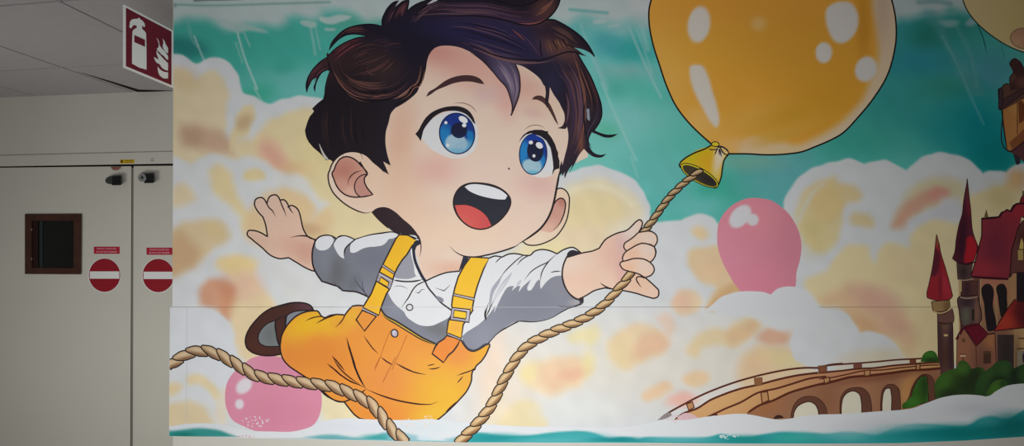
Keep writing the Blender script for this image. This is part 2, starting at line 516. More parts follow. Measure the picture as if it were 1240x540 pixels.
 ('p', '652,448 672,438 700,436 706,448 700,462 684,470 670,478 656,466', (242, 204, 170), .85, 6),
 ('e', (694, 452, 16, 7, -12), (236, 184, 158), .7, .8),
 ('e', (640, 450, 10, 12, 0), (244, 228, 170), .8, .8),
 ('e', (712, 440, 8, 14, 0), (246, 232, 170), .7, .9),
 ('p', '604,512 612,498 624,487 640,483 652,490 658,500 664,516 640,522 606,520', (238, 222, 176), 1, 4),
 ('e', (596, 440, 12, 40, 10), (246, 222, 200), .8, .9),
 ('e', (600, 500, 14, 20, 0), (246, 228, 190), .6, .9),
 ('e', (700, 495, 40, 16, 0), (230, 234, 232), .8, .9),
 ('p', '776,480 784,472 798,463 812,462 815,468 806,476 792,482 780,486', (242, 206, 166), .95, 3.5),
 ('e', (825, 484, 18, 9, -5), (244, 190, 176), .9, .6),
 ('p', '828,456 838,450 855,449 860,456 854,464 836,467 829,464', (242, 208, 164), .95, 3.5),
 ('p', '832,430 840,410 850,400 868,398 878,400 888,390 902,384 920,387 922,392 912,404 902,412 894,419 878,420 866,418 852,420 842,432', (236, 214, 170), 1, 4),
 ('p', '880,404 896,394 916,388 914,400 900,412 884,416', (230, 190, 150), .8, 5),
 ('e', (937, 408, 20, 11, 0), (228, 182, 154), .95, .45),
 ('p', '912,420 930,418 960,420 960,432 915,432', (240, 214, 180), .7, 4),
 ('e', (975, 402, 14, 8, 0), (232, 216, 190), .7, .9),
 ('p', '892,450 896,436 908,424 930,420 960,424 990,430 1010,440 1010,470 960,470 900,470', (238, 208, 168), .95, 6),
 ('e', (960, 436, 40, 10, 6), (238, 222, 170), .8, .8),
 ('e', (915, 440, 16, 12, 0), (240, 202, 160), .6, .9),
 ('e', (1000, 450, 30, 12, 0), (232, 230, 220), .6, .9),
 # ============ right clouds
 ('p', '962,262 968,242 980,226 994,218 1010,214 1014,230 1014,290 1004,302 984,304 974,290 966,276', (232, 214, 160), 1, 4),
 ('e', (1000, 246, 16, 22, 15), (232, 198, 142), .9, .7),
 ('e', (984, 282, 14, 22, 0), (226, 208, 148), .8, .9),
 ('l', '966,268 974,250 984,234 996,224', 3, (224, 222, 206), .8, 3),
 ('p', '990,232 1000,225 1018,223 1034,226 1044,236 1040,242 1026,247 1014,256 1004,264 990,262', (234, 210, 150), .95, 4),
 ('p', '1028,264 1034,258 1046,258 1056,264 1058,273 1046,274 1032,272', (228, 204, 148), .9, 4),
 ('p', '1082,276 1084,260 1092,244 1100,230 1114,220 1134,215 1156,216 1166,222 1172,236 1162,244 1142,236 1130,250 1108,258 1094,272 1086,278', (222, 212, 170), .95, 5),
 ('p', '1082,276 1086,258 1098,244 1118,232 1138,228 1150,232 1138,244 1118,252 1102,262 1090,276', (222, 166, 144), .95, 5),
 ('e', (1136, 234, 12, 6, -15), (228, 158, 146), .7, .8),
 ('p', '1096,300 1104,282 1118,270 1140,266 1160,270 1165,240 1180,236 1195,230 1206,226 1222,222 1240,230 1300,230c 1300,440c 1094,440c 1078,410 1040,402 1030,385 1012,370 990,368 976,352 972,344 984,334 1000,328 1008,316 1018,302 1036,296 1050,298 1054,312 1059,318 1062,304 1070,296 1090,297', (240, 222, 170), 1, 3.5),
 ('e', (1230, 218, 12, 12, 0), (236, 190, 134), .9, .7),
 ('e', (1210, 238, 16, 14, 0), (224, 206, 150), .8, .8),
 ('p', '1100,268 1128,256 1160,240 1164,262 1140,264 1116,268', (216, 218, 226), .9, 4),
 ('e', (1096, 325, 24, 20, 0), (236, 216, 172), .8, .9),
 ('p', '992,364 1004,354 1026,346 1050,346 1070,360 1094,376 1106,396 1112,412 1098,430 1084,412 1062,402 1042,402 1030,388 1014,372 996,368', (230, 190, 152), .85, 7),
 ('e', (1060, 362, 28, 14, 20), (224, 176, 160), .8, .9),
 ('e', (1050, 396, 22, 9, 30), (218, 170, 126), .6, .9),
 ('e', (1082, 394, 20, 12, 20), (222, 174, 156), .6, .9),
 ('e', (1126, 400, 18, 30, 0), (232, 208, 160), .6, .9),
 ('p', '976,376c 996,373 1014,375 1024,380 1032,390 1040,402c 1052,400 1066,404 1080,414 1092,428 1098,442 1060,450 990,450 960,432 960,400', (222, 226, 230), 1, 2),
 ('e', (1064, 430, 26, 9, 0), (222, 214, 186), .7, .9),
 ('p', '1010,440 1060,428 1100,434 1100,452 1010,456', (226, 212, 182), .6, 6),
 ('l', '227.6,373 227,450 226.6,527', .6, (196, 198, 206), .55, .8),
 # clouds under the pink balloon
 ('p', '868,380 876,366 888,356 904,352 918,353 930,356c 940,350 954,345 966,348 980,356 992,370 992,380 970,392 940,400 900,380', (224, 227, 232), .9, 3),
]

class Back(Print):
    def panel(self, y0, y1, step=1.6):
        nx = int((1290 - 205) / step); 
        if y1 is None: ny = int((532 - y0) / step)
        else: ny = int((y1 - y0) / step)
        t = np.linspace(0, 1, ny + 1)[:, None]; u = np.linspace(0, 1, nx + 1)[None, :]
        Xm = 205 + (1290 - 205) * u
        yb = np.interp(Xm, BX, BY) if y1 is None else np.full_like(Xm, y1)
        Yg = y0 + (yb - y0) * t
        lx = np.vectorize(left_x)(Yg[:, :1] + 1e-6)
        Xg = lx + (1290 - lx) * u
        X = Xg.ravel(); Y = Yg.ravel()
        C = np.tile(np.array(TE, dtype=float), (len(X), 1))
        C = brush(X, Y, C, sky, 0.9)
        rng = np.random.default_rng(3)
        # slight painterly mottling
        m = np.zeros(len(X))
        for k in range(14):
            fx, fy = rng.uniform(-.25, .25, 2); ph = rng.uniform(0, 6.28)
            m += np.sin(X * fx + Y * fy + ph)
        C *= (1 + 0.0022 * m)[:, None]
        self.V = list(zip(((X - 620) * S).tolist(), [0.0] * len(X), (EYE + (270 - Y) * S).tolist()))
        w = nx + 1
        self.F = [(j*w+i, (j+1)*w+i, (j+1)*w+i+1, j*w+i+1) for j in range(ny) for i in range(nx)]
        self.C = lin(C)
        o = self.build()
        o.matrix_parent_inverse = Matrix.Translation(MURAL.location).inverted()
        sd = o.modifiers.new('film', 'SOLIDIFY'); sd.thickness = 0.002; sd.offset = 1
        for v in o.data.vertices: v.co.y = -0.001
        return o

def part(name, parent=None):
    return Print(name, parent)
def done(p):
    """finish a part; direct children of the mural keep their place"""
    o = p.build()
    if p.parent is MURAL:
        o.matrix_parent_inverse = Matrix.Translation(MURAL.location).inverted()
    return o

b = Back('backdrop_panel', MURAL).panel(TOPY, 371.4)
tag(b, 'upper printed panel with teal sky and cream clouds')
b = Back('backdrop_panel', MURAL).panel(371.9, None)
tag(b, 'lower printed panel with white and cream clouds')
# ================================================================== printed figures
INK = (40, 27, 30)
TOPW = (230, 233, 236)

# ---------------------------------------------------------------- pink balloons
b = part('pink_balloon', MURAL)
b.fill('870,270 868,284 869,300 874,316 882,332 890,345 900,356 912,366 930,368 950,362 960,355 963,345 964,330 968,315 970,300 968,284 962,270 954,258 945,250 934,243 920,240 906,240 892,245 880,254', (228, 146, 166),
       paint=[('e', (918, 262, 40, 20, 0), (236, 152, 166), .8, .9), ('e', (960, 300, 24, 60, 0), (218, 138, 156), .7, .9),
              ('e', (885, 310, 16, 30, -20), (230, 150, 172), .8, .8), ('e', (920, 340, 26, 20, 0), (232, 142, 164), .7, .9),
              ('e', (896, 262, 16, 10.5, -48), (224, 224, 230), 1, .16), ('e', (911, 266, 7.2, 7.2, 0), (224, 222, 228), 1, .22)], grid=1.5)
b.fill('850,379c 864,367 872,360 882,356 896,353 912,352.5 926,354 933,356.5c 940,350 950,347 960,347 972,351 980,357 988,368 992,372c 980,380 920,382 880,380 862,376c', (226, 228, 233),
       paint=[('g', (930, 350, 930, 376), (222, 225, 230), .8)])
b = done(b); tag(b, 'pink balloon with two white highlights to the right of the rope')
b = part('pink_balloon', MURAL)
b.fill('273,478 276,462 284,450 295,441 304,434 318,430 340,432 362,440 378,452 388,468 390,482 388,500 382,512 370,520 350,525 320,524 296,516 282,508 275,495', (224, 146, 172),
       paint=[('e', (300, 445, 20, 14, -30), (228, 160, 184), .6, .9), ('e', (345, 500, 40, 20, 0), (218, 138, 164), .7, .9), ('e', (340, 440, 30, 12, 0), (214, 140, 166), .7, .9),
              ('e', (296, 467, 11, 8, -45), (228, 222, 230), 1, .3), ('e', (290.5, 489, 5.2, 6, 0), (228, 222, 230), 1, .35)], grid=1.5)
b = done(b); tag(b, 'large pink balloon low behind the rope and the shoe')

# ---------------------------------------------------------------- hot air balloon and flying tower at the right edge
b = part('pale_balloon', MURAL)
b.fill('1165,-28c 1165,0 1170,12 1182,28 1198,42 1218,55 1240,64 1262,68 1285,69c 1285,-28c', (222, 200, 146),
       paint=[('e', (1240, 20, 30, 30, 0), (216, 196, 128), .6, .9), ('e', (1236, 62, 26, 6, 10), (232, 216, 176), .7, .8)])
b.line('1165,-28 1165,0 1170,12 1182,28 1198,42 1218,55 1240,64 1262,68 1285,69', 1.3, (44, 60, 50))
b.ell(1240, 47, 17.5, 12.5, 6, (196, 146, 118), .8, (120, 84, 60), paint=[('e', (1230, 52, 10, 8, 0), (222, 180, 140), .6, .9)])
b.line('1182,28 1190,48 1194,66', 1.2, (36, 110, 104), taper=(.1, .3))
b.line('1211,54 1216,70', 1.5, (60, 60, 62), taper=(.1, .3))
b.line('1229,62 1229,74', 1, (90, 120, 116), taper=(.1, .3))
b = done(b); tag(b, 'pale yellow balloon cut by the upper right edge')

b = part('flying_tower', MURAL)
b.shape('1290,66c 1250,66 1240,84c 1234,80 1228,71 1222,76 1226,88 1222,94 1222,102c 1216,102 1211,107 1208,108c 1209,124 1212,134c 1215,160 1219,183c 1226,185 1232,190 1240,196c 1262,205 1290,205c', (104, 72, 62), 1.0, (40, 26, 28))
b.fill('1213,134c 1238,120c 1290,106c 1290,170c 1240,166c 1222,183c 1219,181c', (196, 134, 76), paint=[('e', (1228, 150, 5, 20, 0), (206, 146, 84), .7, .8), ('e', (1240, 130, 14, 8, 0), (214, 166, 96), .8, .9)], sm=False)
b.shape('1212,133c 1212,122c 1232,110c 1262,96c 1290,90c 1290,104c 1240,112c', (84, 58, 60), .8, (36, 22, 26), sm=False)
b.shape('1209,108c 1212,107c 1214,112c 1213,128c 1210,134c 1208,132c', (76, 54, 62), .8, (30, 20, 26), sm=False)
b.fill('1221,173c 1246,150c 1290,140c 1290,166c 1243,166c 1226,183c', (150, 92, 56), sm=False)
b.fill('1222,184c 1240,170c 1290,160c 1290,205c 1250,200c 1238,195c', (104, 62, 66), sm=False)
b.fill('1232,124c 1236,122 1239,126 1239,146c 1233,150c', (126, 70, 44))
b.line('1231,122 1231,162', 1, (110, 64, 40))
b.line('1213,134 1219,182 1224,184', 1.2, (50, 32, 30))
b.line('1224,184 1240,171', 1.0, (50, 32, 30))
b.fill('1226,186c 1234,190c 1234,198 1231,200 1229,198c', (58, 52, 66))
b.fill('1223,76 1228,71 1234,74 1240,84c 1248,96c 1234,108c 1222,110c 1222,102c 1230,94c', (74, 48, 48), paint=[('e', (1236, 100, 7, 6, 0), (126, 80, 70), .8, .9)])
b = done(b); tag(b, 'brown flying tower under the pale balloon at the right edge')

# ---------------------------------------------------------------- castle
CI = (58, 26, 32)
c = part('castle', MURAL)
T1 = '1116,300,10: '
# right hand nave wall and towers behind
c.fill('1160,338c 1187,336c 1187,400c 1160,400c', (206, 176, 130), sm=False)
c.fill('1165,336c 1186,336c 1186,400c 1165,400c', (120, 84, 72), sm=False)
c.fill('1187,336c 1290,336c 1290,470c 1187,470c', (170, 128, 96), paint=[('e', (1215, 430, 20, 40, 0), (130, 84, 74), .8, .8), ('e', (1235, 420, 12, 30, 0), (196, 150, 104), .8, .8), ('e', (1200, 352, 20, 14, 0), (214, 126, 108), .8, .9), ('e', (1226, 345, 8, 40, 0), (190, 142, 100), .8, .9)], sm=False)
c.fill('1207,405c 1228,405c 1228,470c 1207,470c', (74, 56, 58), paint=[('e', (1218, 440, 6, 30, 0), (52, 46, 44), .8, .8)], sm=False)
c.fill('1227,396c 1290,396c 1290,470c 1227,470c', (200, 160, 112), paint=[('e', (1230, 440, 5, 30, 0), (120, 92, 70), .8, .8)], sm=False)
c.line('1232,409.5 1250,409.5', 1.2, (84, 50, 40)); c.line('1231,422 1250,421.5', 1.2, (84, 62, 44))
c.fill('1231,425c 1242,424c 1242,445c 1231,445c', (150, 140, 120), sm=False)
c.ell(1242, 433, 5, 9, 0, (56, 44, 60))
# tall dark window openings
c.fill('1189.5,346 1193,343.5 1197,343.5 1200,346 1201.5,370 1202.5,400 1196,401 1193,390 1191,370', (42, 32, 38))
c.fill('1206.5,346 1210,343.5 1214,343.5 1217,347 1218.5,362 1218.5,374 1212,384 1209,372 1207.5,360', (38, 34, 36))
c.line('1204,344 1205.5,372 1207,398', 1.6, (176, 146, 106))
# dark porch right
c.fill('1230,320c 1290,320c 1290,368c 1230,368c', (42, 32, 40), sm=False)
c.fill('1223,330c 1230,322c 1230,366c 1222,374c', (190, 144, 102), sm=False)
c = done(c); tag(c, 'brown and red fairytale castle beside the bridge')
CAST = c
# main roof
r = part('red_roof', CAST)
r.shape('1188,264c 1190,264c 1208,262.5c 1212,257c 1216,256.5c 1217,254c 1222,256c 1226,249c 1230,246.5c 1240,247c 1290,246c 1290,290c 1236,262c 1230,290c 1226,320c 1220,337c 1190,335.5c 1175,334c 1182,310 1188,285c', (152, 52, 66), 1.3, CI,
        paint=[('e', (1205, 300, 14, 26, 0), (116, 44, 66), .7, .9), ('e', (1192, 326, 16, 10, 0), (172, 56, 66), .7, .9), ('e', (1235, 256, 12, 8, 0), (176, 50, 64), .8, .9)], sm=False)
r.line('1175,335 1190,336.5 1220,338', 1.8, (74, 22, 38))
r.line('1188,265 1205,263.5 1210,262 1213,257 1216,256 1218,254 1223,256 1227,250 1231,247 1242,246', 1.6, (56, 18, 30))
r.shape('1234,246c 1236,239 1239,236 1243,238 1250,246c', (140, 44, 56), 1, CI)
r.line('1238,231 1238,237', 1.6, (74, 84, 64))
r.fill('1191,264c 1192,258 1193.5,255 1195,259 1196,263c', (120, 98, 58)); r.line('1193.5,254.5 1193.6,257', 1, (100, 80, 50))
# gable with small lit window
r.shape('1224,304c 1232,276 1237,268 1246,264c 1290,262c 1290,330c 1226,330c 1222,336c', (110, 66, 62), 1.2, CI, paint=[('e', (1238, 290, 6, 14, 0), (86, 48, 48), .9, .8)], sm=False)
r.fill('1236,288c 1234,296 1233,304c 1238,304c 1238,293', (224, 196, 110))
r.fill('1231.5,302.5c 1238,302.5c 1238,315c 1232,315.5c', (196, 168, 104), sm=False); r.line('1232,302 1238,302', 1, (70, 44, 34)); r.line('1232,315.8 1238,315.4', 1, (70, 44, 34))
r = done(r); 
r = part('red_roof', CAST)
r.shape('1228,362c 1232,365c 1290,364c 1290,396c 1240,396.5c 1203,400.5c 1209,390 1219,374c', (178, 54, 46), 1.2, CI, paint=[('e', (1240, 378, 14, 22, 0), (92, 30, 40), .9, .6), ('e', (1215, 390, 12, 8, 0), (196, 74, 54), .7, .9)], sm=False)
r = done(r)
# tall centre spire
t = part('spire', CAST)
t.shape('1163,353c 1181,353c 1184,400c 1186,470c 1162,470c', (110, 74, 72), 1, CI, paint=[('e', (1168, 380, 5, 14, 0), (70, 52, 60), .9, .8), ('e', (1172, 385, 6, 12, 0), (110, 108, 96), .6, .9), ('e', (1181, 370, 4, 40, 0), (160, 116, 84), .8, .8)], sm=False)
t.shape('1164,340c 1183,340c 1183,359c 1164,359c', (100, 62, 58), .8, CI, sm=False, paint=[('e', (1170, 350, 4, 12, 0), (60, 40, 50), .8, .9)])
t.shape('1161,359 1166,358 1183,358c 1184,362 1184,392 1176,395 1165,395 1161,380c', (92, 70, 72), 1, CI, paint=[('e', (1169, 382, 5, 12, 0), (110, 110, 92), .9, .8), ('e', (1170, 366, 7, 5, 0), (66, 46, 54), .9, .8), ('e', (1182, 378, 3, 16, 0), (158, 108, 86), .8, .8)])
t.line('1162,359.5 1168,361 1176,360.5 1183,359', 1.1, (190, 156, 130))
t.fill('1176,374c 1179,374c 1179,388c 1176,388c', (56, 44, 40), sm=False)
t.shape('1157.5,318c 1177,319c 1174,338 1163,339.5 1159,338c', (92, 70, 68), .8, CI, paint=[('e', (1166, 330, 4, 8, 0), (62, 46, 48), .9, .8)], sm=False)
t.line('1159,338.5 1166,339.3 1178,337.5', 1.1, (176, 150, 128))
t.shape('1170.4,216c 1171.5,226 1173,240 1174.5,252 1175.5,266 1177,280 1181,292 1184,299c 1181,308 1178,316 1170,319 1160,318c 1156,316 1152.5,313c 1155,306 1157,290 1160.5,272 1164.5,258 1165.5,248 1167.5,234 1169.5,224c', (98, 36, 54), .9, CI,
        paint=[('e', (1164, 290, 5, 30, 6), (64, 26, 44), .9, .8), ('p', '1169,300 1172,286 1176,286 1182,300 1178,316 1168,318', (190, 34, 48), .95, 1.5), ('e', (1171, 236, 3, 14, 0), (110, 60, 66), .8, .9), ('e', (1173, 252, 3, 10, 0), (140, 40, 60), .7, .9)], grid=1.5)
t.line('1160,318.5 1170,320 1180,317', 1.4, (60, 18, 34))
t = done(t); tag(t, 'tall slim spire with a dark red roof')
# left spire
t = part('spire', CAST)
t.shape('1134.5,378c 1152,374c 1153,400 1154.5,470c 1136,470c', (104, 72, 70), 1.0, CI, paint=[('e', (1144, 430, 8, 16, 0), (88, 56, 46), .8, .9), ('e', (1144, 392, 7, 7, 0), (124, 94, 68), .8, .9), ('e', (1151, 420, 3, 30, 0), (60, 40, 54), .8, .8), ('e', (1137, 420, 2, 40, 0), (54, 34, 44), .8, .8)], sm=False)
t.shape('1134,378c 1142,380 1152,373c 1153,376 1153.5,390 1135,390c', (116, 80, 74), .8, CI)
t.line('1137,391 1144,392.5 1151,390', 1, (74, 52, 40))
t.fill('1142,404.5c 1147,404.5c 1147,407c 1142,407c', (220, 186, 130), sm=False)
t.shape('1127,365c 1149,363c 1149,372 1140,377 1129,377c', (164, 132, 88), .9, CI, paint=[('e', (1146, 370, 4, 6, 0), (120, 88, 56), .8, .8)])
t.line('1128,376.5 1138,379 1147,376 1151,373', 1.3, (206, 178, 126))
t.shape('1133.3,283.5c 1135,290 1136.5,295 1138,304 1144,324 1149,342 1152.8,358c 1151,361 1143,363.5 1132,363.5 1122,360.5c 1121.5,356 1124,344 1128,325 1131,304 1132.3,292', (160, 42, 52), .9, CI,
        paint=[('p', '1132,300 1136,304 1137,322 1132,334 1127,334 1130,312', (92, 34, 50), .9, 2), ('e', (1144, 346, 5, 16, -15), (186, 54, 70), .8, .8), ('e', (1138, 345, 2, 18, 0), (118, 30, 44), .7, .8), ('e', (1134, 290, 2, 8, 0), (150, 110, 60), .8, .8)], grid=1.5)
t = done(t); tag(t, 'left spire with a bright red cone roof')
# small gabled house
t = part('gabled_house', CAST)
t.shape('1158,412c 1167,398c 1181,420c 1196,404c 1204,404c 1206,470c 1157,470c', (166, 110, 84), .9, CI, sm=False, paint=[('e', (1188, 440, 12, 24, 0), (110, 74, 64), .6, .9), ('e', (1200, 412, 8, 8, 0), (190, 126, 80), .8, .9)])
t.shape('1167,396.5c 1185,393c 1196,404c 1181.5,418c', (116, 26, 48), 1.1, (66, 12, 30), sm=False)
t.line('1157,411 1166,397 1171,394.5 1186,392.5', 2.2, (90, 22, 36))
t.line('1196,404.5 1204,403', 1.6, (74, 40, 34))
t.line('1181,418 1181.5,446', 1, (110, 64, 50))
t.ell(1166, 412, 2, 2.4, 0, (128, 86, 60), .5, (90, 60, 44))
t.fill('1162,429.6c 1168.5,429.6c 1168.5,431.6c 1162,431.6c', (230, 190, 150), sm=False); t.line('1161.6,428.6 1168.6,428.6', .9, (70, 40, 30)); t.line('1165.3,432 1165.6,438', 1.1, (84, 48, 34))
t.fill('1190,425c 1199,425c 1199,440c 1190,440c', (84, 56, 44), sm=False); t.line('1190,427 1199,427', .8, (120, 90, 60))
t = done(t)

# ---------------------------------------------------------------- bridge
BI = (96, 46, 32)
g = part('bridge', MURAL)
B1 = '780,432,5: '; B2 = '992,432,5: '
LOWER = J(B1 + '620,340 690,295 780,262 880,215 980,185 1080,160 1160,143', B2 + '180,123 300,112 420,98 560,80 640,76 730,68')
UPEDGE = J(B1 + '180,380 230,345 320,310 400,260 470,230 580,192 700,165 800,138 920,112 1050,95', B2 + '40,92 140,82 220,72 330,66 440,52 560,42 640,36 720,32')
deck = [(p[0], p[1], False) for p in UPEDGE] + [(p[0], p[1], False) for p in reversed(LOWER)] + P('870,512c 815,515c')
g.fill(deck, (212, 160, 108), paint=[('e', (870, 480, 50, 22, -20), (226, 178, 122), .8, .9), ('e', (1020, 455, 60, 12, -5), (196, 138, 106), .8, .9)], sm=False)
side = [(p[0], p[1], True) for p in LOWER] + P('1138,500c 900,520c')
g.fill(side, (164, 116, 88), paint=[('e', (925, 490, 22, 12, -20), (174, 116, 74), .8, .9), ('e', (1000, 480, 14, 26, 0), (156, 106, 78), .8, .9), ('e', (1042, 478, 18, 20, 0), (184, 132, 96), .7, .9), ('e', (1102, 470, 12, 24, 20), (214, 158, 96), .9, .9), ('e', (1125, 468, 18, 12, 0), (150, 96, 66), .8, .9), ('e', (1070, 455, 50, 5, -8), (138, 84, 62), .7, .9)], sm=False)
g = done(g); tag(g, 'brown arched stone bridge leading to the castle'); BR = g
def arch(outer, inner, sky_=(232, 226, 206)):
    a = part('arch_opening', BR)
    a.shape(outer, (112, 72, 58), .9, (80, 40, 32))
    a.fill(inner, sky_)
    a.line(inner, 1.1, (74, 36, 30), closed=True)
    return done(a)
arch(B1 + '885,372c 890,335 905,290 935,255 985,238 1040,245 1080,275 1100,315 1108,372c', B1 + '900,372c 905,335 925,300 960,278 1000,270 1035,290 1050,320 1055,372c')
arch(B2 + '125,360c 122,300 130,240 160,200 210,184 260,188 295,220 312,280 315,352c', B2 + '130,356c 132,290 145,240 175,212 210,206 240,225 252,270 255,350c')
arch(B2 + '368,335c 370,260 385,190 410,168 450,168 478,192 486,240 490,322c', B2 + '376,332c 378,260 388,210 400,192 425,190 432,215 434,328c')
arch(B2 + '500,312c 540,240 560,180 590,130 625,105 665,110 688,140 694,190 698,262c', B2 + '510,312c 548,250 566,190 592,142 618,116 645,114 652,150 655,200 660,270c', (58, 110, 44))
rl = part('railing', BR)
for pth, w_ in [(B1 + '180,380 230,345 320,310 400,260 470,230 580,192 700,165 800,138 920,112 1050,95', 2.2), (B2 + '-10,100 40,92 140,82 220,72 330,66 440,52 560,42 640,36 720,32', 1.9),
                (B1 + '350,378 420,345 500,308 580,275 690,215 800,190 900,160 1000,130 1100,118', 2.0), (B2 + '-10,134 60,126 160,106 260,84 380,78 480,66 560,58 640,50 720,48', 1.4),
                (B1 + '620,340 690,295 780,262 880,215 980,185 1080,160 1160,143', 2.4), (B2 + '-10,170 60,154 180,123 300,112 420,98 560,80 640,76 730,68', 2.6),
                (B1 + '80,382 150,335 240,285 330,238 430,195 540,155 660,120 780,92 880,74 960,66 1060,66', 2.0), (B1 + '1060,62 1130,46 1200,40', 2.0),
                (B2 + '-10,60 80,48 160,42 250,36 370,26 450,18 560,12 640,8 720,8', 1.7)]:
    rl.line(pth, w_, BI, taper=(.04, 0))
for x, y, s in [(1074, 76, 1), (688, 150, 1)]:
    rl.shape([(780 + (x + a) / 5, 432 + (y + bb) / 5, True) for a, bb in [(-24, -22), (24, -26), (26, 18), (-20, 24)]], (150, 100, 66), .9, BI, sm=False)
rl.shape(B2 + '205,38c 255,36c 255,66c 205,72c', (128, 78, 66), .9, BI, sm=False)
rl.shape(B2 + '545,14c 582,12c 582,38c 545,44c', (120, 70, 50), .8, BI, sm=False)
rl.shape(B2 + '0,64c 44,60c 44,88c 0,94c', (140, 90, 64), .8, BI, sm=False)
for q in [B1 + '255,285c 290,270c 302,305c 268,322c', B1 + '705,215c 745,210c 752,262c 712,278c', B1 + '1088,125c 1120,122c 1122,155c 1088,162c', B2 + '270,82c 305,78c 305,110c 272,116c', B2 + '25,128c 58,122c 60,150c 30,160c', B2 + '582,44c 606,42c 606,74c 584,78c']:
    rl.shape(q, (196, 146, 98), 1.5, BI, sm=False)
rl.fill(B1 + '395,358c 430,338 445,350 440,372c 405,375c', (96, 46, 34))
rl.fill(B1 + '780,370 800,352 830,354 845,368c', (66, 38, 34))
rl.fill(B1 + '85,380 120,350 150,335 165,345 110,378', (150, 140, 140)); rl.fill(B1 + '200,372 240,340 290,345 330,378 260,388', (226, 190, 196))
rl = done(rl)

# ---------------------------------------------------------------- bushes
def bush(path, base, dark, light, *e):
    q = part('bush', MURAL); q.fill(path, base, paint=[('e', x, dark if k else light, .85, .8) for k, x in e], grid=1.8); return done(q)
bush(J('1115,434 1118,428 1124,424.5 1130,425 1133,428 1135,433c 1136,438c 1114,438c'), (56, 104, 40), (40, 64, 34), (66, 130, 44), (0, (1124, 429, 6, 3, 0)), (1, (1128, 436, 8, 3, 0)))
bush('1132,484c 1132,462 1138,454 1148,448 1158,444 1160,438 1166,436 1172,440 1176,446 1184,444 1190,446 1188,470 1188,492c 1132,492c', (60, 92, 40), (42, 56, 34), (72, 116, 44), (0, (1142, 462, 10, 14, 30)), (1, (1172, 466, 16, 16, 0)), (1, (1150, 478, 12, 8, 0)), (0, (1164, 446, 10, 7, 0)), (1, (1180, 452, 6, 8, 0)))
bush('1180,484c 1181,464 1188,452 1198,445 1206,438 1214,436 1222,438 1226,446 1230,444 1240,440 1290,438c 1290,490c 1180,490c', (48, 80, 44), (34, 48, 34), (60, 96, 48), (0, (1196, 456, 8, 14, 30)), (1, (1208, 464, 12, 9, -30)), (0, (1216, 446, 9, 8, 0)), (1, (1228, 456, 6, 14, 0)), (0, (1240, 453, 7, 6, 0)))
bush('1192,482c 1196,470 1202,462 1210,459 1216,460 1219,466 1216,474 1206,484c', (66, 102, 44), (44, 76, 38), (76, 122, 48), (0, (1204, 470, 5, 8, 20)), (1, (1214, 464, 4, 4, 0)))
bush(B2 + '500,312c 498,290 530,262 560,230 590,190 600,150 625,118c 640,116c 650,150 655,230 640,262 600,290 560,305', (58, 104, 38), (46, 72, 32), (70, 130, 46), (0, (1104, 486, 8, 6, 0)), (1, (1119, 466, 5, 14, 0)))

# ================================================================== the flying boy
SK = (240, 216, 198)      # skin
G = '350,270,5: '; E = '350,190,5: '; C_ = '350,100,5: '; A_ = '350,0,5: '; Bq = '540,0,5: '; D = '540,100,5: '; F_ = '540,190,5: '; H = '540,270,5: '; JJ = '280,220,5: '; K = '400,340,5: '; Lq = '640,250,5: '; I_ = '560,330,5: '; J2 = '280,340,5: '; R4 = '400,432,5: '; R2 = '200,400,5: '
er = part('ear', None)
er.shape(F_ + '600,240c 665,200 685,190 710,194 732,212 746,245 746,285 742,330 725,395 700,440 670,478 610,515 530,535 490,530 465,512c 450,420c', (242, 214, 188), 1.4, INK, paint=[('e', (662, 278, 6, 22, 10), (240, 200, 176), .8, .9), ('e', (655, 290, 20, 9, -40), (244, 228, 204), .7, .9)])
er.fill(F_ + '560,440c 610,360 645,290c 665,265 690,250 712,256 722,275 718,335 700,380 675,425 640,455', (216, 164, 148), paint=[('e', (680, 244, 5, 6, 0), (190, 122, 108), .9, .9), ('e', (672, 262, 7, 14, 20), (212, 160, 146), .7, .9), ('e', (662, 278, 12, 8, -40), (238, 194, 172), .8, .9)], grid=1.8)
er.line(F_ + '650,292 668,265 692,250 712,256 722,275 720,320 705,370 680,415 650,443', 1.4, INK, taper=(0, .3))
er = done(er); tag(er, 'right ear beside the cheek')

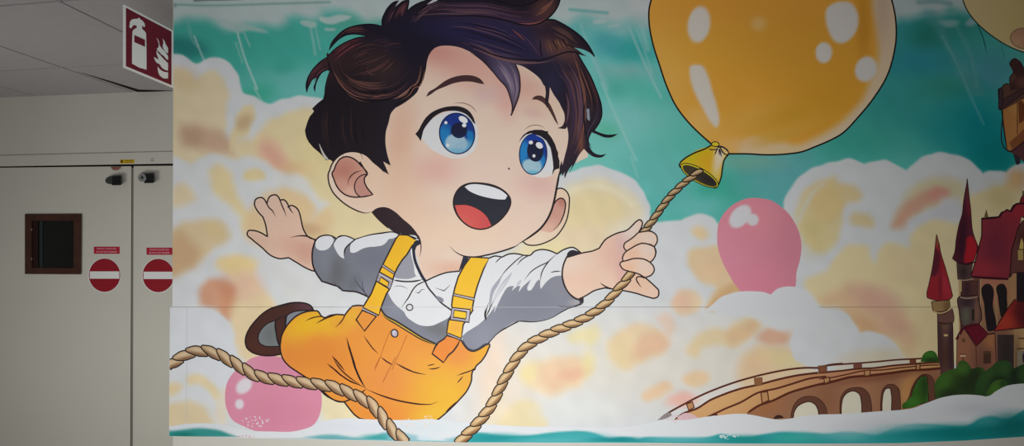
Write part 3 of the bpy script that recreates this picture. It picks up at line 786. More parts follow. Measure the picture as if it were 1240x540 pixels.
# face ------------------------------------------------------------
BOY = part('flying_boy', MURAL)
fpath = J('440,150c 440,60c 500,30c 620,50c 700,90c 712,190c', F_ + '700,80c 688,90 677,150 665,215 655,265 640,320 615,375 575,430 520,475 470,510 430,535', H + '400,150 330,172 250,192 170,206 115,200c', G + '1050,235 1038,270 1030,292c 950,301 880,326 826,352c 800,300 785,240 768,180 765,130 790,95c', E + '740,440c 690,375 640,332 590,306 545,306 500,334c 470,340 440,335 390,315 315,265 262,205 240,140 240,100', C_ + '246,535 265,488 300,448 340,425 385,418c')
SKP = [('e', (560, 75, 70, 26, 25), (228, 172, 158), .85, .9), ('e', (520, 62, 30, 12, 10), (216, 150, 140), .7, .9), ('e', (612, 122, 12, 20, -10), (232, 168, 160), .85, .9), ('e', (595, 112, 20, 10, 20), (226, 190, 184), .6, .9),
       ('e', (486, 165, 16, 40, 8), (232, 186, 160), .85, .9), ('e', (484, 225, 26, 30, 20), (236, 198, 170), .8, .9), ('e', (505, 262, 40, 24, 30), (242, 206, 180), .7, .9),
       ('e', (530, 205, 26, 17, 0), (234, 182, 172), .75, .95), ('e', (440, 215, 20, 30, 10), (240, 206, 178), .8, .9), ('e', (545, 326, 24, 9, 0), (232, 184, 160), .8, .9), ('e', (520, 318, 14, 14, 0), (238, 204, 182), .5, .9),
       ('e', (648, 225, 22, 15, 10), (232, 184, 178), .9, .95), ('e', (640, 110, 26, 14, 30), (228, 180, 166), .8, .9), ('e', (662, 130, 20, 14, 30), (240, 208, 186), .6, .9),
       ('e', (645, 137, 12, 6, 10), (224, 180, 172), .6, .9), ('e', (585, 118, 12, 9, 0), (220, 184, 190), .5, .9),
       ('e', (570, 150, 60, 30, 0), (238, 212, 196), .6, .9), ('e', (600, 210, 40, 24, 0), (240, 214, 200), .7, .9), ('e', (560, 280, 60, 16, 0), (246, 216, 190), .8, .9), ('e', (640, 260, 26, 30, 20), (244, 216, 200), .6, .9)]
BOY.fill(fpath, SK, paint=SKP, grid=3)
BOY.line(J(F_ + '690,78 684,110 675,160 665,215 655,265 640,320 615,375 575,430 520,475 470,508 430,533'), 2.2, INK, taper=(.1, .2))
BOY.line(J('628,296.5', H + '400,150 330,173 250,193 170,206 110,200 60,176 25,142'), 1.7, INK, taper=(.1, .3))
BOY.ell(616.3, 204.3, 1.5, 1.0, 40, (60, 40, 40))
BOY = done(BOY); tag(BOY, 'flying cartoon boy in orange dungarees gripping the rope')
er.parent = BOY


# ears -----------------------------------------------------------
ea = part('ear', BOY)
ea.shape(J(C_ + '272,535c 290,490 315,460 345,449 380,455 415,478 445,510', E + '440,50 460,78 476,103c 458,128 458,150 470,180 508,228c 460,240 430,243 400,244 340,228 300,192 275,140 266,90'), (222, 170, 152), 1.5, INK,
         paint=[('e', (416, 208, 18, 14, -30), (196, 132, 116), .9, .9), ('e', (412, 226, 10, 10, 0), (216, 164, 146), .8, .9), ('e', (432, 232, 12, 5, 0), (236, 200, 178), .8, .8), ('e', (434, 220, 6, 14, 20), (206, 150, 138), .5, .9)], grid=1.5)
ea.fill(E + '470,100c 430,115 405,145 398,180 405,215 430,240c 508,228c 470,180 455,150 456,128', (204, 148, 136))
ea.line(J(C_ + '580,548 555,520 510,480 470,442 420,422 385,418 340,425 300,448 265,488 246,535', E + '240,100 240,140 262,205 315,265 390,315 440,335 470,340 500,334'), 1.5, INK, taper=(.1, .1))
ea.line(E + '357,172 362,140 380,112 410,92 445,82', 1.1, INK, taper=(.4, .3))
ea.line(E + '476,104 440,112 410,140 398,175 405,215 432,243', 1.2, INK)
ea.line(E + '430,30 455,70 476,103 458,128 458,150 470,180 508,228', 1.5, INK)
ea = done(ea); tag(ea, 'left ear with a rosy hollow')

# left arm and open hand
AL = part('arm', BOY)
armL = JJ + '515,352c 470,335 440,290 425,230 416,192 408,172 390,153 368,144 350,148c 340,128 322,110 297,111c 288,93 272,80 258,80 236,90 222,118 218,135c 205,110 190,97 175,96 150,108 143,135 160,175 195,215c 210,260 222,333c 180,308 135,295 105,298 99,318 130,350 190,400 240,445 290,465 350,460c 400,490 450,520 490,538c 530,545c 530,350c'
AL.shape(armL, (234, 200, 180), 1.5, INK, paint=[('e', (318, 250, 20, 16, 0), (228, 198, 182), .8, .9), ('e', (360, 300, 22, 12, 20), (222, 172, 152), .7, .9), ('e', (340, 262, 20, 20, 0), (232, 196, 176), .7, .9), ('e', (312, 296, 14, 14, 0), (222, 184, 160), .6, .9), ('e', (372, 306, 10, 12, 0), (214, 164, 146), .7, .9)])
for s in ['218,135 232,158 248,172 262,195 270,212', '297,112 312,150 325,180 335,212', '350,148 360,170 378,193', '350,148 345,155 352,160']:
    AL.line(JJ + s, 1.3, INK, taper=(0, .5))
AL.line(JJ + '360,338 395,330 430,327 460,330 490,343 516,356', 1.5, INK, taper=(.5, 0))
AL = done(AL); tag(AL, 'back arm stretched out with an open hand')
AR = part('arm', BOY)
# right forearm and palm
armR = J(Lq + '225,310c 262,299 330,280 390,268 428,252c 445,225 465,200 500,178 540,160 580,150c 600,140 630,112 655,88 672,80 688,95 684,122 665,158c 690,152 740,150 770,172 778,212 760,243c 770,270 765,300 750,325 735,337c 758,375 745,412 705,430c 740,460 785,503c', I_ + '1188,120 1182,145 1160,155 1125,148 1050,125 970,108 900,98 862,92c 800,108 745,140 690,166c 660,160 600,60 600,-10c')
AR.shape(armR, (244, 210, 188), 1.5, INK, paint=[('e', (745, 306, 16, 20, 20), (238, 192, 176), .8, .9), ('e', (700, 330, 20, 16, 0), (244, 206, 184), .8, .9), ('e', (772, 342, 12, 10, 20), (242, 200, 172), .8, .9), ('e', (754, 292, 8, 14, 0), (226, 190, 190), .7, .9), ('e', (690, 318, 22, 12, 0), (244, 222, 206), .7, .9), ('e', (764, 278, 12, 8, -50), (240, 224, 214), .8, .8), ('e', (752, 326, 7, 16, 0), (232, 182, 176), .7, .9)])
AR.line(Lq + '432,460 455,478 480,490 510,500', 1.3, INK, taper=(.3, 0))
AR.line(Lq + '683,490 662,462 652,440 655,428 680,425 705,434', 1.4, INK, taper=(.3, 0))
AR = done(AR); tag(AR, 'front arm reaching for the rope')

# mouth
m = part('mouth', BOY)
m.shape(F_ + '46,275 52,240 66,210 90,183 125,165 165,158 205,159 270,168 330,192 372,225 388,250 392,275 382,312 350,360 300,405 255,430 205,438 150,425 100,390 65,345', (40, 42, 54), 1.6, INK)
m.fill(F_ + '114,181c 135,170 170,165 220,169 290,185 340,207 372,234c 366,246 358,258c 320,257 270,250 230,241 180,225 140,205', (236, 238, 244))
m.fill(F_ + '54,292c 90,288 130,290 170,303 215,328 250,362 275,415c 255,428 210,435 160,425 110,393 75,350', (222, 92, 88), paint=[('e', (558, 268, 14, 8, 30), (226, 108, 100), .7, .9), ('e', (590, 268, 8, 10, 0), (208, 78, 84), .6, .9)], grid=2)
m.line(F_ + '54,292 90,289 130,291 170,304 215,329 250,363 275,412', .8, (70, 30, 40))
m.line(F_ + '46,275 52,240 66,210 90,183 125,165 165,158 205,159 270,168 330,192 372,225 388,250 392,275 382,312 350,360 300,405 255,430 205,438 150,425 100,390 65,345', 1.5, INK, closed=True)
m = done(m); tag(m, 'wide open laughing mouth with white teeth and red tongue')

# eyes
e1 = part('eye', BOY)
e1.fill(C_ + '800,335c 812,290 850,238 900,200 960,178 1020,172 1080,185 1125,230 1140,270 1142,330 1135,385 1090,440 1010,462 940,445 880,415 830,372', (228, 230, 234), paint=[('e', (560, 190, 30, 4, 4), (236, 222, 214), .6, .9)])
e1.ell(553.6, 161.8, 21.2, 24.6, -10, (30, 60, 140), 1.2, (24, 32, 84), paint=[
    ('p', '533,156 538,150 545,150 545,168 552,182 545,184 537,176', (34, 128, 196), 1, 1.2), ('p', '566,158 572,160 574,168 572,176 564,184 560,180 566,170', (24, 122, 190), 1, 1.2),
    ('e', (555, 148, 16, 9, 0), (24, 52, 140), .8, .8), ('e', (552.5, 174, 13.5, 12, 10), (168, 200, 220), 1, .12), ('e', (560, 178, 12, 7, -20), (150, 190, 214), .7, .5), ('e', (552, 183, 12, 3, 0), (110, 180, 214), .7, .7)], grid=1.2)
e1.ell(556, 158, 9.8, 9.6, 0, (26, 30, 62), paint=[('e', (556, 166, 8, 3, 0), (24, 40, 90), .7, .9)])
e1.ell(561, 145, 6, 3.6, 32, (240, 243, 247)); e1.ell(562.2, 151.8, 2.6, 2.5, 0, (240, 243, 247)); e1.ell(540, 148.7, 1.9, 1.9, 0, (236, 240, 246)); e1.ell(542.2, 176, 2, 2.2, 0, (226, 238, 244))
e1.line(C_ + '900,205 960,182 1020,180 1070,190 1105,220 1120,245', .9, (220, 226, 236), taper=(.4, .4))
e1.fill(C_ + '765,312c 785,288 802,255 830,212 870,178 920,156 980,144 1040,147 1085,168 1115,208 1130,252c 1118,245 1100,220 1070,192 1030,176 985,172 930,180 880,208 845,245 815,290 806,325 798,356c 785,335c', (36, 30, 38))
e1.line(C_ + '990,128 1030,124 1075,130 1110,150 1138,181', .9, (120, 84, 78), taper=(.4, .2))
e1 = done(e1); tag(e1, 'large blue eye nearer the ear')
e2 = part('eye', BOY)
Z1 = '600,140,10: '; Z2 = '600,180,10: '
e2.fill(J(Z1 + '300,420c 300,330 340,250 420,210 520,200 600,230 650,300 690,420 720,540', Z2 + '700,180 700,260c 690,310 620,345 540,350 440,325 380,290 320,200c'), (230, 233, 238), paint=[('e', (660, 213, 10, 4, 0), (240, 228, 220), .6, .9)])
e2.ell(645.6, 186.8, 16.6, 24.4, 2, (28, 62, 150), 1.1, (26, 34, 84), paint=[
    ('e', (634, 182, 6, 18, 6), (36, 134, 204), 1, .4), ('e', (657, 196, 4, 10, -8), (30, 128, 200), 1, .4), ('e', (646, 167, 12, 7, 0), (22, 60, 160), .9, .6), ('e', (644, 202, 12, 9, 20), (170, 206, 222), 1, .15), ('e', (652, 200, 4, 6, 0), (160, 200, 220), .8, .4), ('e', (645, 209, 8, 2.5, 0), (100, 190, 220), .8, .6)], grid=1.2)
e2.ell(648, 183, 9.8, 13, -6, (26, 30, 62))
e2.ell(642.8, 172.6, 2.6, 2.3, 0, (240, 243, 247)); e2.ell(653, 176.2, 4.6, 3.5, 36, (240, 243, 247)); e2.ell(646.5, 188.9, 1.9, 2, 0, (232, 238, 244))
e2.line(Z1 + '490,238 540,255 580,280 615,330 625,370', 1.3, (220, 226, 236), taper=(.4, .4))
e2.fill(J(Z1 + '285,319c 300,285 340,232 400,190 480,172 560,174 610,190 638,190c 634,212 680,270 720,345 742,415 755,440 760,462 757,490 775,550', Z2 + '775,205 770,245c 745,246 715,262 685,323c 690,280 700,235 695,160 680,60 665,-10', Z1 + '650,365 615,305 560,262 500,228 430,215 370,232 330,268'), (36, 30, 38), sm=False)
e2.line(Z1 + '345,182 380,150 430,124 490,116 545,126 580,145 600,165', .8, (120, 84, 78), taper=(.3, .3))
e2 = done(e2); tag(e2, 'narrower blue eye on the far side of the face')
br = part('eyebrow', BOY)
br.fill(J(C_ + '830,88c 845,60 885,35', A_ + '905,520 950,488 1010,464 1075,456 1130,464 1165,485 1183,512c 1150,506 1110,497 1060,495 1000,505 940,528', C_ + '890,50 860,72'), (74, 48, 52))
br = done(br)
br = part('eyebrow', BOY)
br.fill(D + '520,104c 530,90 555,79 580,82 602,98 625,125 650,175 668,220 680,258c 665,240 645,205 622,165 605,140 580,118 550,105', (84, 56, 56))
br = done(br)

# ---------------------------------------------------------------- shoe
sh = part('shoe', BOY)
sh.shape(J2 + '500,176c 485,152 460,138 430,132 370,132 300,148c 240,168 190,200 150,240 115,285 92,335 88,370 98,405 130,432 180,448 240,452 300,444c 345,300c 420,190c', (76, 44, 38), 1.6, INK, paint=[('e', (372, 371, 14, 5, 5), (96, 62, 74), .8, .9), ('e', (340, 368, 14, 3, 0), (60, 44, 42), .8, .9), ('e', (312, 420, 14, 8, 30), (84, 46, 38), .8, .9)])
sh.shape(J2 + '165,345 180,300 215,262 268,238c 272,280 280,340 297,395c 250,397 200,392 172,372', (124, 130, 134), 1.2, INK, paint=[('e', (328, 405, 8, 12, 0), (110, 116, 116), .8, .9)])
sh.shape(J2 + '333,250 340,210 375,188 420,180 470,178c 400,215 350,258 330,282c', (134, 138, 150), 1.3, INK)
sh.line(J2 + '270,238 268,270 275,320 285,370 298,398', 1.5, INK); sh.line(J2 + '272,238 300,222 335,210', 1.3, INK, taper=(0, .5))
sh.line(J2 + '332,205 328,240 330,285', 1.2, INK)
sh = done(sh); tag(sh, 'dark brown shoe with a grey sole opening')

# ---------------------------------------------------------------- shirt
st = part('shirt', BOY)
WH = (231, 233, 238); GR = (134, 138, 152); GD = (120, 124, 136)
# body with right sleeve
body = J(G + '745,120c 750,150 760,220 790,290 826,352c 880,326 950,301 1032,291c 1060,200c', H + '150,208c 262,212c 295,200 340,206c 380,188 430,186 470,195c 510,195 535,172 570,161 620,165 672,186c 715,160 770,148 815,178c 760,200 730,205c 712,250 703,320 720,385 760,438 800,460 830,455c 828,480 790,500 740,515c', I_ + '640,215c 590,242 550,266 500,285 430,296 342,292c 280,325 210,368 155,428c 100,460 60,473 25,455 0,420', K + '640,385c 560,345 480,295 400,245 330,205 305,165c', G + '560,470c 640,300c')
st.shape(body, WH, 1.5, INK, paint=[
    ('e', (505, 345, 30, 16, 0), (236, 238, 242), .6, .9)], grid=3)
st.fill(G + '640,300c 680,230 735,150c 745,200 760,250 775,320c 740,335 690,338 640,325', (158, 160, 172))
st.fill(G + '735,150c 750,160c 760,230 775,285 800,325c 775,322 755,250 742,200', (236, 238, 242))
st.fill(K + '350,70c 365,100 380,125 420,165 445,185 465,218 500,245 545,268 580,273 625,268 655,255 690,238 728,215c 722,300 705,340 645,382c 560,345 480,292 400,240 320,190 305,160c', (132, 136, 150), paint=[('e', (530, 398, 16, 8, 20), (112, 114, 116), .8, .9), ('e', (480, 375, 10, 12, 30), (146, 152, 166), .6, .9)])
st.fill(J(H + '706,318c 670,320 640,330 612,352 590,378 573,400c 570,370 574,335c 552,350 530,385 512,407 496,408 492,395 500,372 516,340c 490,362 465,385 440,418c 444,400 452,380c 430,385 400,410c 405,395 412,380c 380,385 345,430 320,480 290,545c', K + '1000,150c 950,215 900,262 860,288 825,310 798,335c 805,370 830,402 858,415 900,402 945,375 965,365c 1000,325 1060,280 1130,244 1240,244', I_ + '500,285 550,266 590,240 640,214 700,195 728,180 735,160c 700,158 660,140 625,80 608,20c'), (138, 142, 156), paint=[('e', (640, 365, 30, 18, -20), (130, 134, 148), .8, .9), ('e', (585, 408, 14, 14, 0), (146, 150, 166), .8, .9), ('e', (680, 345, 16, 14, 0), (142, 144, 156), .8, .9), ('e', (700, 366, 10, 4, 0), (184, 180, 184), .8, .9)])
# soft light folds on the sleeve
for s, w1, cc in [(H + '400,300 350,370 305,440 270,510', 4.2, (184, 188, 200)), (H + '380,330 330,400 290,470 262,540', 3, (212, 215, 222)), (H + '590,270 575,310 570,350', 5, WH), (H + '455,345 440,365 428,385', 3, (200, 203, 212))]:
    st.line(s, w1, cc, taper=(.3, .5))
st.fill(H + '262,470c 275,400 310,350 345,310c 320,370 290,420 275,480 262,540c', (170, 174, 186))
st.line(K + '945,240 940,205 948,165 960,130', 1.4, INK, taper=(.2, .5)); st.line(K + '945,215 960,180 988,120', 1.2, INK, taper=(.2, .5)); st.line(K + '940,240 935,200 940,165', 1.2, INK, taper=(.2, .5))
for s in ['300,240 330,212 345,204', '330,330 360,290 400,250 440,215 470,196 500,192', '430,255 455,225 485,205 520,190', '475,345 520,290 570,258 610,240 650,205 672,186', '570,355 580,300 610,248 640,215', '632,300 660,293 695,292', '440,380 420,392']:
    st.line(H + s, 1.2, (60, 58, 70), taper=(.3, .3))
# cuff shadow
st.fill(H + '730,207c 735,182 750,167 770,163 795,170 815,178c 790,188 760,198', (40, 34, 44))
st.fill(H + '760,450c 790,458 805,460 830,453c 832,470 825,482 808,490c 810,475 795,464', (46, 40, 50))
st.line(H + '730,207 712,250 704,320 718,380 750,430 780,455 800,462', 1.7, INK)
st.line(H + '680,503 720,507 760,508 790,500 815,488', 1.3, INK, taper=(.3, 0))
# collar
st.line(G + '752,140 755,170 762,220 785,280 808,325 828,354', 3.0, (34, 36, 54))
st.line(G + '636,345 690,353 760,352 810,342', 1.6, INK, taper=(.1, .2))
st.line(G + '828,352 800,362 770,380 750,405 725,450 700,485 684,508', 1.3, INK, taper=(.1, .3))
st.line(G + '822,345 840,385 880,435 920,480 985,528', 1.7, INK)
st.line(G + '826,352 880,326 950,301 1032,291', 1.5, INK)
st.line(G + '635,385 670,380 700,388 720,400', .8, (110, 108, 118), taper=(.3, .3))
st.line(G + '765,416 785,424 805,402 825,402', 1.0, INK, taper=(.3, .5), sm=False)
st.line(G + '885,392 940,410 978,373', 1.5, (120, 118, 128), taper=(.4, .4), sm=False)
st.fill(G + '885,438c 910,445 935,460 937,475 925,478 900,462', (140, 140, 152))
st.fill(G + '1040,290c 1050,230 1062,203 1088,212c 1070,255', (34, 36, 60))
st.ell(496.2, 372, 3.9, 3.8, 0, (228, 231, 236), 1.2, INK)
st = done(st); tag(st, 'white short sleeved shirt with grey painted folds')
# left sleeve
sl = part('shirt_sleeve', BOY)
sl.shape(G + '160,108c 180,88 215,75 262,80 288,95c 310,80 335,78 370,87 400,101c 440,88 480,76 560,62 640,57 675,68c 640,200c 540,440c 480,447c 450,432 400,415 360,412 325,408c 300,385 270,375c 240,365 200,352c 165,300 148,260 142,215 145,160', (126, 130, 142), 1.7, INK,
         paint=[('e', (405, 330, 14, 18, 0), (104, 106, 112), .9, .9), ('e', (430, 345, 8, 12, 0), (100, 104, 112), .6, .9), ('e', (455, 315, 20, 14, 0), (118, 122, 136), .8, .9), ('e', (395, 318, 8, 20, 0), (138, 142, 156), .6, .9), ('e', (444, 352, 10, 8, 20), (136, 140, 156), .7, .9)])
sl.fill(G + '165,112 195,84 230,78 262,84 272,100 262,130 235,158 205,166 180,162 165,148', (228, 231, 237))
sl.fill(G + '275,112 300,90 335,80 370,90 396,102c 370,120 350,138 342,165 338,216c 318,208 300,190 285,165 274,140', (228, 231, 237))
sl.fill(G + '372,176c 372,140 385,112 420,96 480,78 560,66 640,60 668,72c 650,85c 632,93 605,98 590,118 570,133 530,142 480,146 440,158 410,175 390,181', (230, 233, 239))
sl.line(G + '338,215 336,185 342,155 365,130 400,101', 1.4, INK, taper=(.3, 0)); sl.line(G + '250,150 272,120 288,96', 1.1, (70, 72, 84), taper=(.4, 0))
sl.line(G + '480,446 460,420 430,385 405,350 395,320', 1.0, (70, 72, 84), taper=(0, .5)); sl.line(G + '462,425 448,390 442,340', .9, (60, 62, 74), taper=(0, .5)); sl.line(G + '325,408 300,390 270,355', 1.0, (70, 72, 84), taper=(0, .5))
sl = done(sl); tag(sl, 'grey shaded sleeve of the stretched back arm')

# ---------------------------------------------------------------- dungarees
OR = (238, 154, 62); OY = (240, 184, 44)
dg = part('dungarees', BOY)
dpath = J(J2 + '735,152c 770,148 800,150 900,165c', K + '305,165c 330,203 400,243 480,293 560,343 645,383c 700,345c 795,360c 812,385 835,412 858,424 900,410 925,392 962,378c 966,392 960,405 945,440 915,485 880,520 872,540', R4 + '870,72 858,100 855,140 830,200 780,260 720,320 660,372 600,408c 400,420c 180,372c 150,350 115,310 85,270c', R2 + '1085,432c 1050,430 1000,405 965,375 935,345c 880,300 850,280c 800,248 745,208 715,170 700,120 698,90', J2 + '300,375 305,340 330,285 360,245 400,210 450,188 495,181 525,183 545,210c 565,222 600,209 640,203 690,206c 705,185')
dg.shape(dpath, OR, 1.6, INK, grid=3, paint=[
    ('e', (372, 392, 26, 14, -20), (240, 188, 40), .95, .8), ('e', (400, 392, 20, 14, 0), (240, 186, 48), .9, .8), ('e', (355, 412, 16, 12, -40), (238, 178, 50), .7, .9), ('e', (425, 382, 14, 12, -40), (240, 190, 60), .7, .9),
    ('e', (350, 430, 18, 16, 0), (230, 142, 60), .8, .9), ('e', (395, 430, 30, 20, 0), (226, 134, 54), .6, .9), ('e', (412, 392, 10, 6, 0), (236, 156, 60), .6, .9),
    ('e', (445, 420, 26, 20, 0), (240, 156, 62), .6, .9), ('e', (500, 440, 30, 20, 20), (242, 162, 72), .7, .9), ('e', (470, 460, 30, 20, 0), (236, 150, 76), .8, .9),
    ('e', (540, 480, 36, 40, -35), (240, 186, 56), .95, .9), ('e', (585, 420, 12, 30, 15), (242, 176, 48), .9, .9), ('e', (575, 450, 22, 16, 0), (240, 178, 66), .8, .9), ('e', (555, 430, 14, 12, 0), (238, 148, 74), .7, .9),
    ('e', (460, 500, 24, 12, 10), (238, 146, 62), .7, .9), ('e', (530, 500, 26, 8, -10), (240, 190, 60), .9, .9)])
dg.fill(K + '306,166c 330,205 400,246 480,296 560,346 645,384c 630,388c 560,355 480,308 400,258 325,215', (214, 180, 60))
dg.line(K + '312,200 330,218 400,262 480,312 560,358 640,388', 1.3, INK, taper=(.2, .2)); dg.line(K + '304,165 330,204 400,244 480,294 560,344 642,382', 1.6, INK)
dg.line(K + '797,362 815,390 838,414 858,422 905,408 930,390 962,378', 2.6, (60, 62, 72)); dg.line(K + '799,372 818,398 842,420 860,426 905,412 935,395', 1.0, INK)
for s, a, w_ in [(J2, '450,243 480,228 520,217 550,216 575,224', 1.2), (J2, '515,258 550,238 590,220 640,206', 1.4), (J2, '632,282 660,255 680,228 692,202 735,152', 1.3),
                 (J2, '700,342 715,400 740,480 765,560', 2.0), (J2, '612,452 645,490 690,545', 1.5), (J2, '583,500 620,530 660,560', 1.5),
                 (J2, '803,330 830,370 860,410 893,441', 1.2), (J2, '908,460 940,487 978,508', 1.1), (J2, '995,496 1060,530 1120,555', 1.2),
                 (R4, '128,0 150,60 180,130 215,190', 2.0), (R4, '0,55 60,105 120,145 180,170 210,185', 1.6), (R4, '15,0 60,70 120,125 180,165', 1.4),
                 (R4, '215,192 290,225 380,255 470,275 560,286 620,283 648,270', 1.7), (R4, '180,216 200,208 215,195', 1.3),
                 (R4, '308,0 340,25 380,47', 1.2), (R4, '397,38 450,68 510,92 582,107', 1.3), (R4, '587,52 610,48 635,42', 1.1), (R4, '596,72 630,71 668,60', 1.3),
                 (R4, '768,112 810,97 850,83 880,66', 1.3), (R4, '768,158 788,135 804,116', 1.2), (R4, '700,330 740,295 780,260', 1.8), (R4, '605,400 630,388', 3)]:
    dg.line(s + a, w_, (64, 22, 14) if w_ < 1.9 else (40, 16, 14), taper=(.3, .3))
dg.line(K + '365,298 330,385 300,470 270,540', .7, (176, 92, 30)); dg.line(K + '465,328 430,410 390,500 372,540', .7, (176, 92, 30)); dg.line(R4 + '397,0 360,70 318,155', .7, (160, 84, 34)); dg.line(R4 + '303,0 270,65', .7, (176, 92, 30))
dg.line(R2 + '935,350 965,385 1000,408 1040,425 1085,430 1125,415', 1.5, INK)
dg.ell(478, 403.3, 4.0, 4.8, -15, (190, 184, 206), 1.3, INK, paint=[('e', (477, 402, 2, 2, 0), (214, 210, 224), .8, .8)], grid=1.5)
dg = done(dg); tag(dg, 'orange and yellow dungarees')

# straps and buckles
SY = (250, 198, 42)
s1 = part('strap', BOY)
s1.shape(J(G + '668,70c 720,72 765,98 778,103c 745,140 715,190 685,225 660,265 640,305 630,345c 612,395 590,430 570,480 556,520c', K + '295,208c 198,168c', G + '460,490c 500,425 530,350 552,285 580,230 620,150 648,95'), SY, 1.6, INK, paint=[('e', (480, 300, 14, 26, 20), (246, 188, 42), .7, .9), ('e', (450, 370, 10, 14, 20), (246, 186, 50), .7, .9)], sm=False)
s1.shape(K + '195,178c 158,235c 208,303c 280,213c', OR, 1.8, INK, sm=False)
s1 = done(s1); tag(s1, 'yellow strap over the back shoulder')
bk = part('buckle', s1)
bk.shape(G + '548,296c 632,342c 612,402c 528,350c', (168, 160, 172), 1.5, INK, sm=False)
bk.shape(G + '558,326c 605,358c 597,388c 545,358c', SY, 1.4, INK, sm=False)
bk.line(G + '545,306 622,350', .9, (216, 210, 220), sm=False)
done(bk)
bk = part('strap_clip', s1)
bk.shape(G + '570,250c 640,298c 634,308c 564,262c', (200, 190, 198), 1.0, INK, sm=False)
done(bk)
bk = part('strap_clip', s1)
bk.shape(K + '196,160c 288,205c 282,215c 192,175c', (196, 190, 200), 1.3, INK, sm=False)
done(bk)
s2 = part('strap', BOY)
s2.shape(J(H + '150,205c 262,212c 230,275 205,340 188,390 172,450 160,520c', '573,375c 561,393c 558.5,411c 541,403.5c 543,389c', H + '45,530c 35,500 40,455 55,390 75,325 110,260'), SY, 1.6, INK, paint=[('e', (551, 396, 9, 8, 0), (244, 178, 70), .9, .8)], sm=False)
s2.shape(K + '706,330c 690,350 655,372c 635,400 617,440c 686,494c 715,450 745,425c 770,390 788,352c', (240, 142, 58), 1.7, INK, sm=False)
s2 = done(s2); tag(s2, 'yellow strap over the front shoulder')
bk = part('buckle', s2)
bk.shape('547.2,372.2c 569.8,374.5c 568,390.2c 545.4,387c', (172, 166, 178), 1.4, INK, sm=False)
bk.line('549,373.8 568,375.8', 1.0, (216, 208, 214), sm=False); bk.line('567.2,376 565.6,388', 1.6, (206, 200, 206), sm=False)
bk.shape('550.5,375.2c 565.2,377.6c 564.2,386c 549,383.8c', (252, 208, 48), 1.4, INK, sm=False)
done(bk)
bk = part('strap_clip', s2)
bk.shape('549.5,355.3c 574.5,360.8c 573.8,363.6c 549.6,357.8c', (206, 196, 204), 1.0, INK, sm=False)
done(bk)
bk = part('strap_clip', s2)
bk.shape('542.3,403c 559,409.6c 557.8,411.6c 541.8,405.6c', (190, 186, 196), 1.2, INK, sm=False)
done(bk)

# ---------------------------------------------------------------- hair
HB = (36, 28, 42)
hr = part('hair', BOY)
hair = J(C_ + '268,482c 250,468 227,472c 190,430 150,395 120,360c 106,330 98,291c 108,255 125,210 150,168 140,161c 160,140 180,122 208,100c 215,70 218,30', A_ + '222,510 232,470 246,432c 215,425 185,460 165,490 158,562c 150,530 160,500 168,470c 150,480 125,520 110,564c 104,530 110,490 140,432 185,380 232,346c 228,335 233,320c 245,328 290,290 350,255 415,232 468,222c 430,210 390,207 345,213 300,238 268,272 243,308c 252,275 290,222 340,182 400,160 470,150 530,153 562,158c 564,120 580,78 605,42 636,14 668,5c 645,40 626,78c 650,42 690,10 728,0c 722,35 716,70c 745,45 790,20 850,-10c 880,-60c 1200,-140c',
         '640,-26c 676,-26c', Bq + '690,0c 682,28 662,65 635,97 605,122c 650,122 700,144 760,180 810,218 850,260 880,308 899,346c 865,318 825,300 775,290c 800,305 825,325 851,342c 830,338 800,330c 825,380 870,460 908,545',
         D + '925,90 940,150 938,215 915,262 893,292c 930,308 980,320 1039,313c 1005,332 960,333 915,315 882,302c 865,345 870,390 895,425 930,438 972,432c 945,452 900,452 860,428 835,402c 805,440 780,490 745,548',
         F_ + '765,50 742,80 730,105 719,132c 716,112 720,88c 705,118c 700,100 690,115c 688,95 688,60c 700,20c', D + '705,500c 720,440 735,380 740,310 733,268c 725,280 700,280 675,277c 705,266 718,245 720,190 690,130 650,70 625,22c 622,70 612,150c 604,110 608,60 600,10c', Bq + '598,520 570,480 510,430 440,395 420,392c 440,440 448,500 447,560', D + '438,90 420,140 394,201c 402,150 390,95 362,25', Bq + '330,490 280,430 220,368 150,318 80,288 0,278',
         A_ + '920,280 885,292 850,332 836,375 830,420 812,480', C_ + '795,15 775,60 745,90 690,130 645,155c 620,185 605,240 588,300 585,360 595,430 617,503c 590,490 572,478c', E + '590,70 606,108c 560,78 520,40c', C_ + '500,465 460,435 420,420 380,418 330,430 300,445')
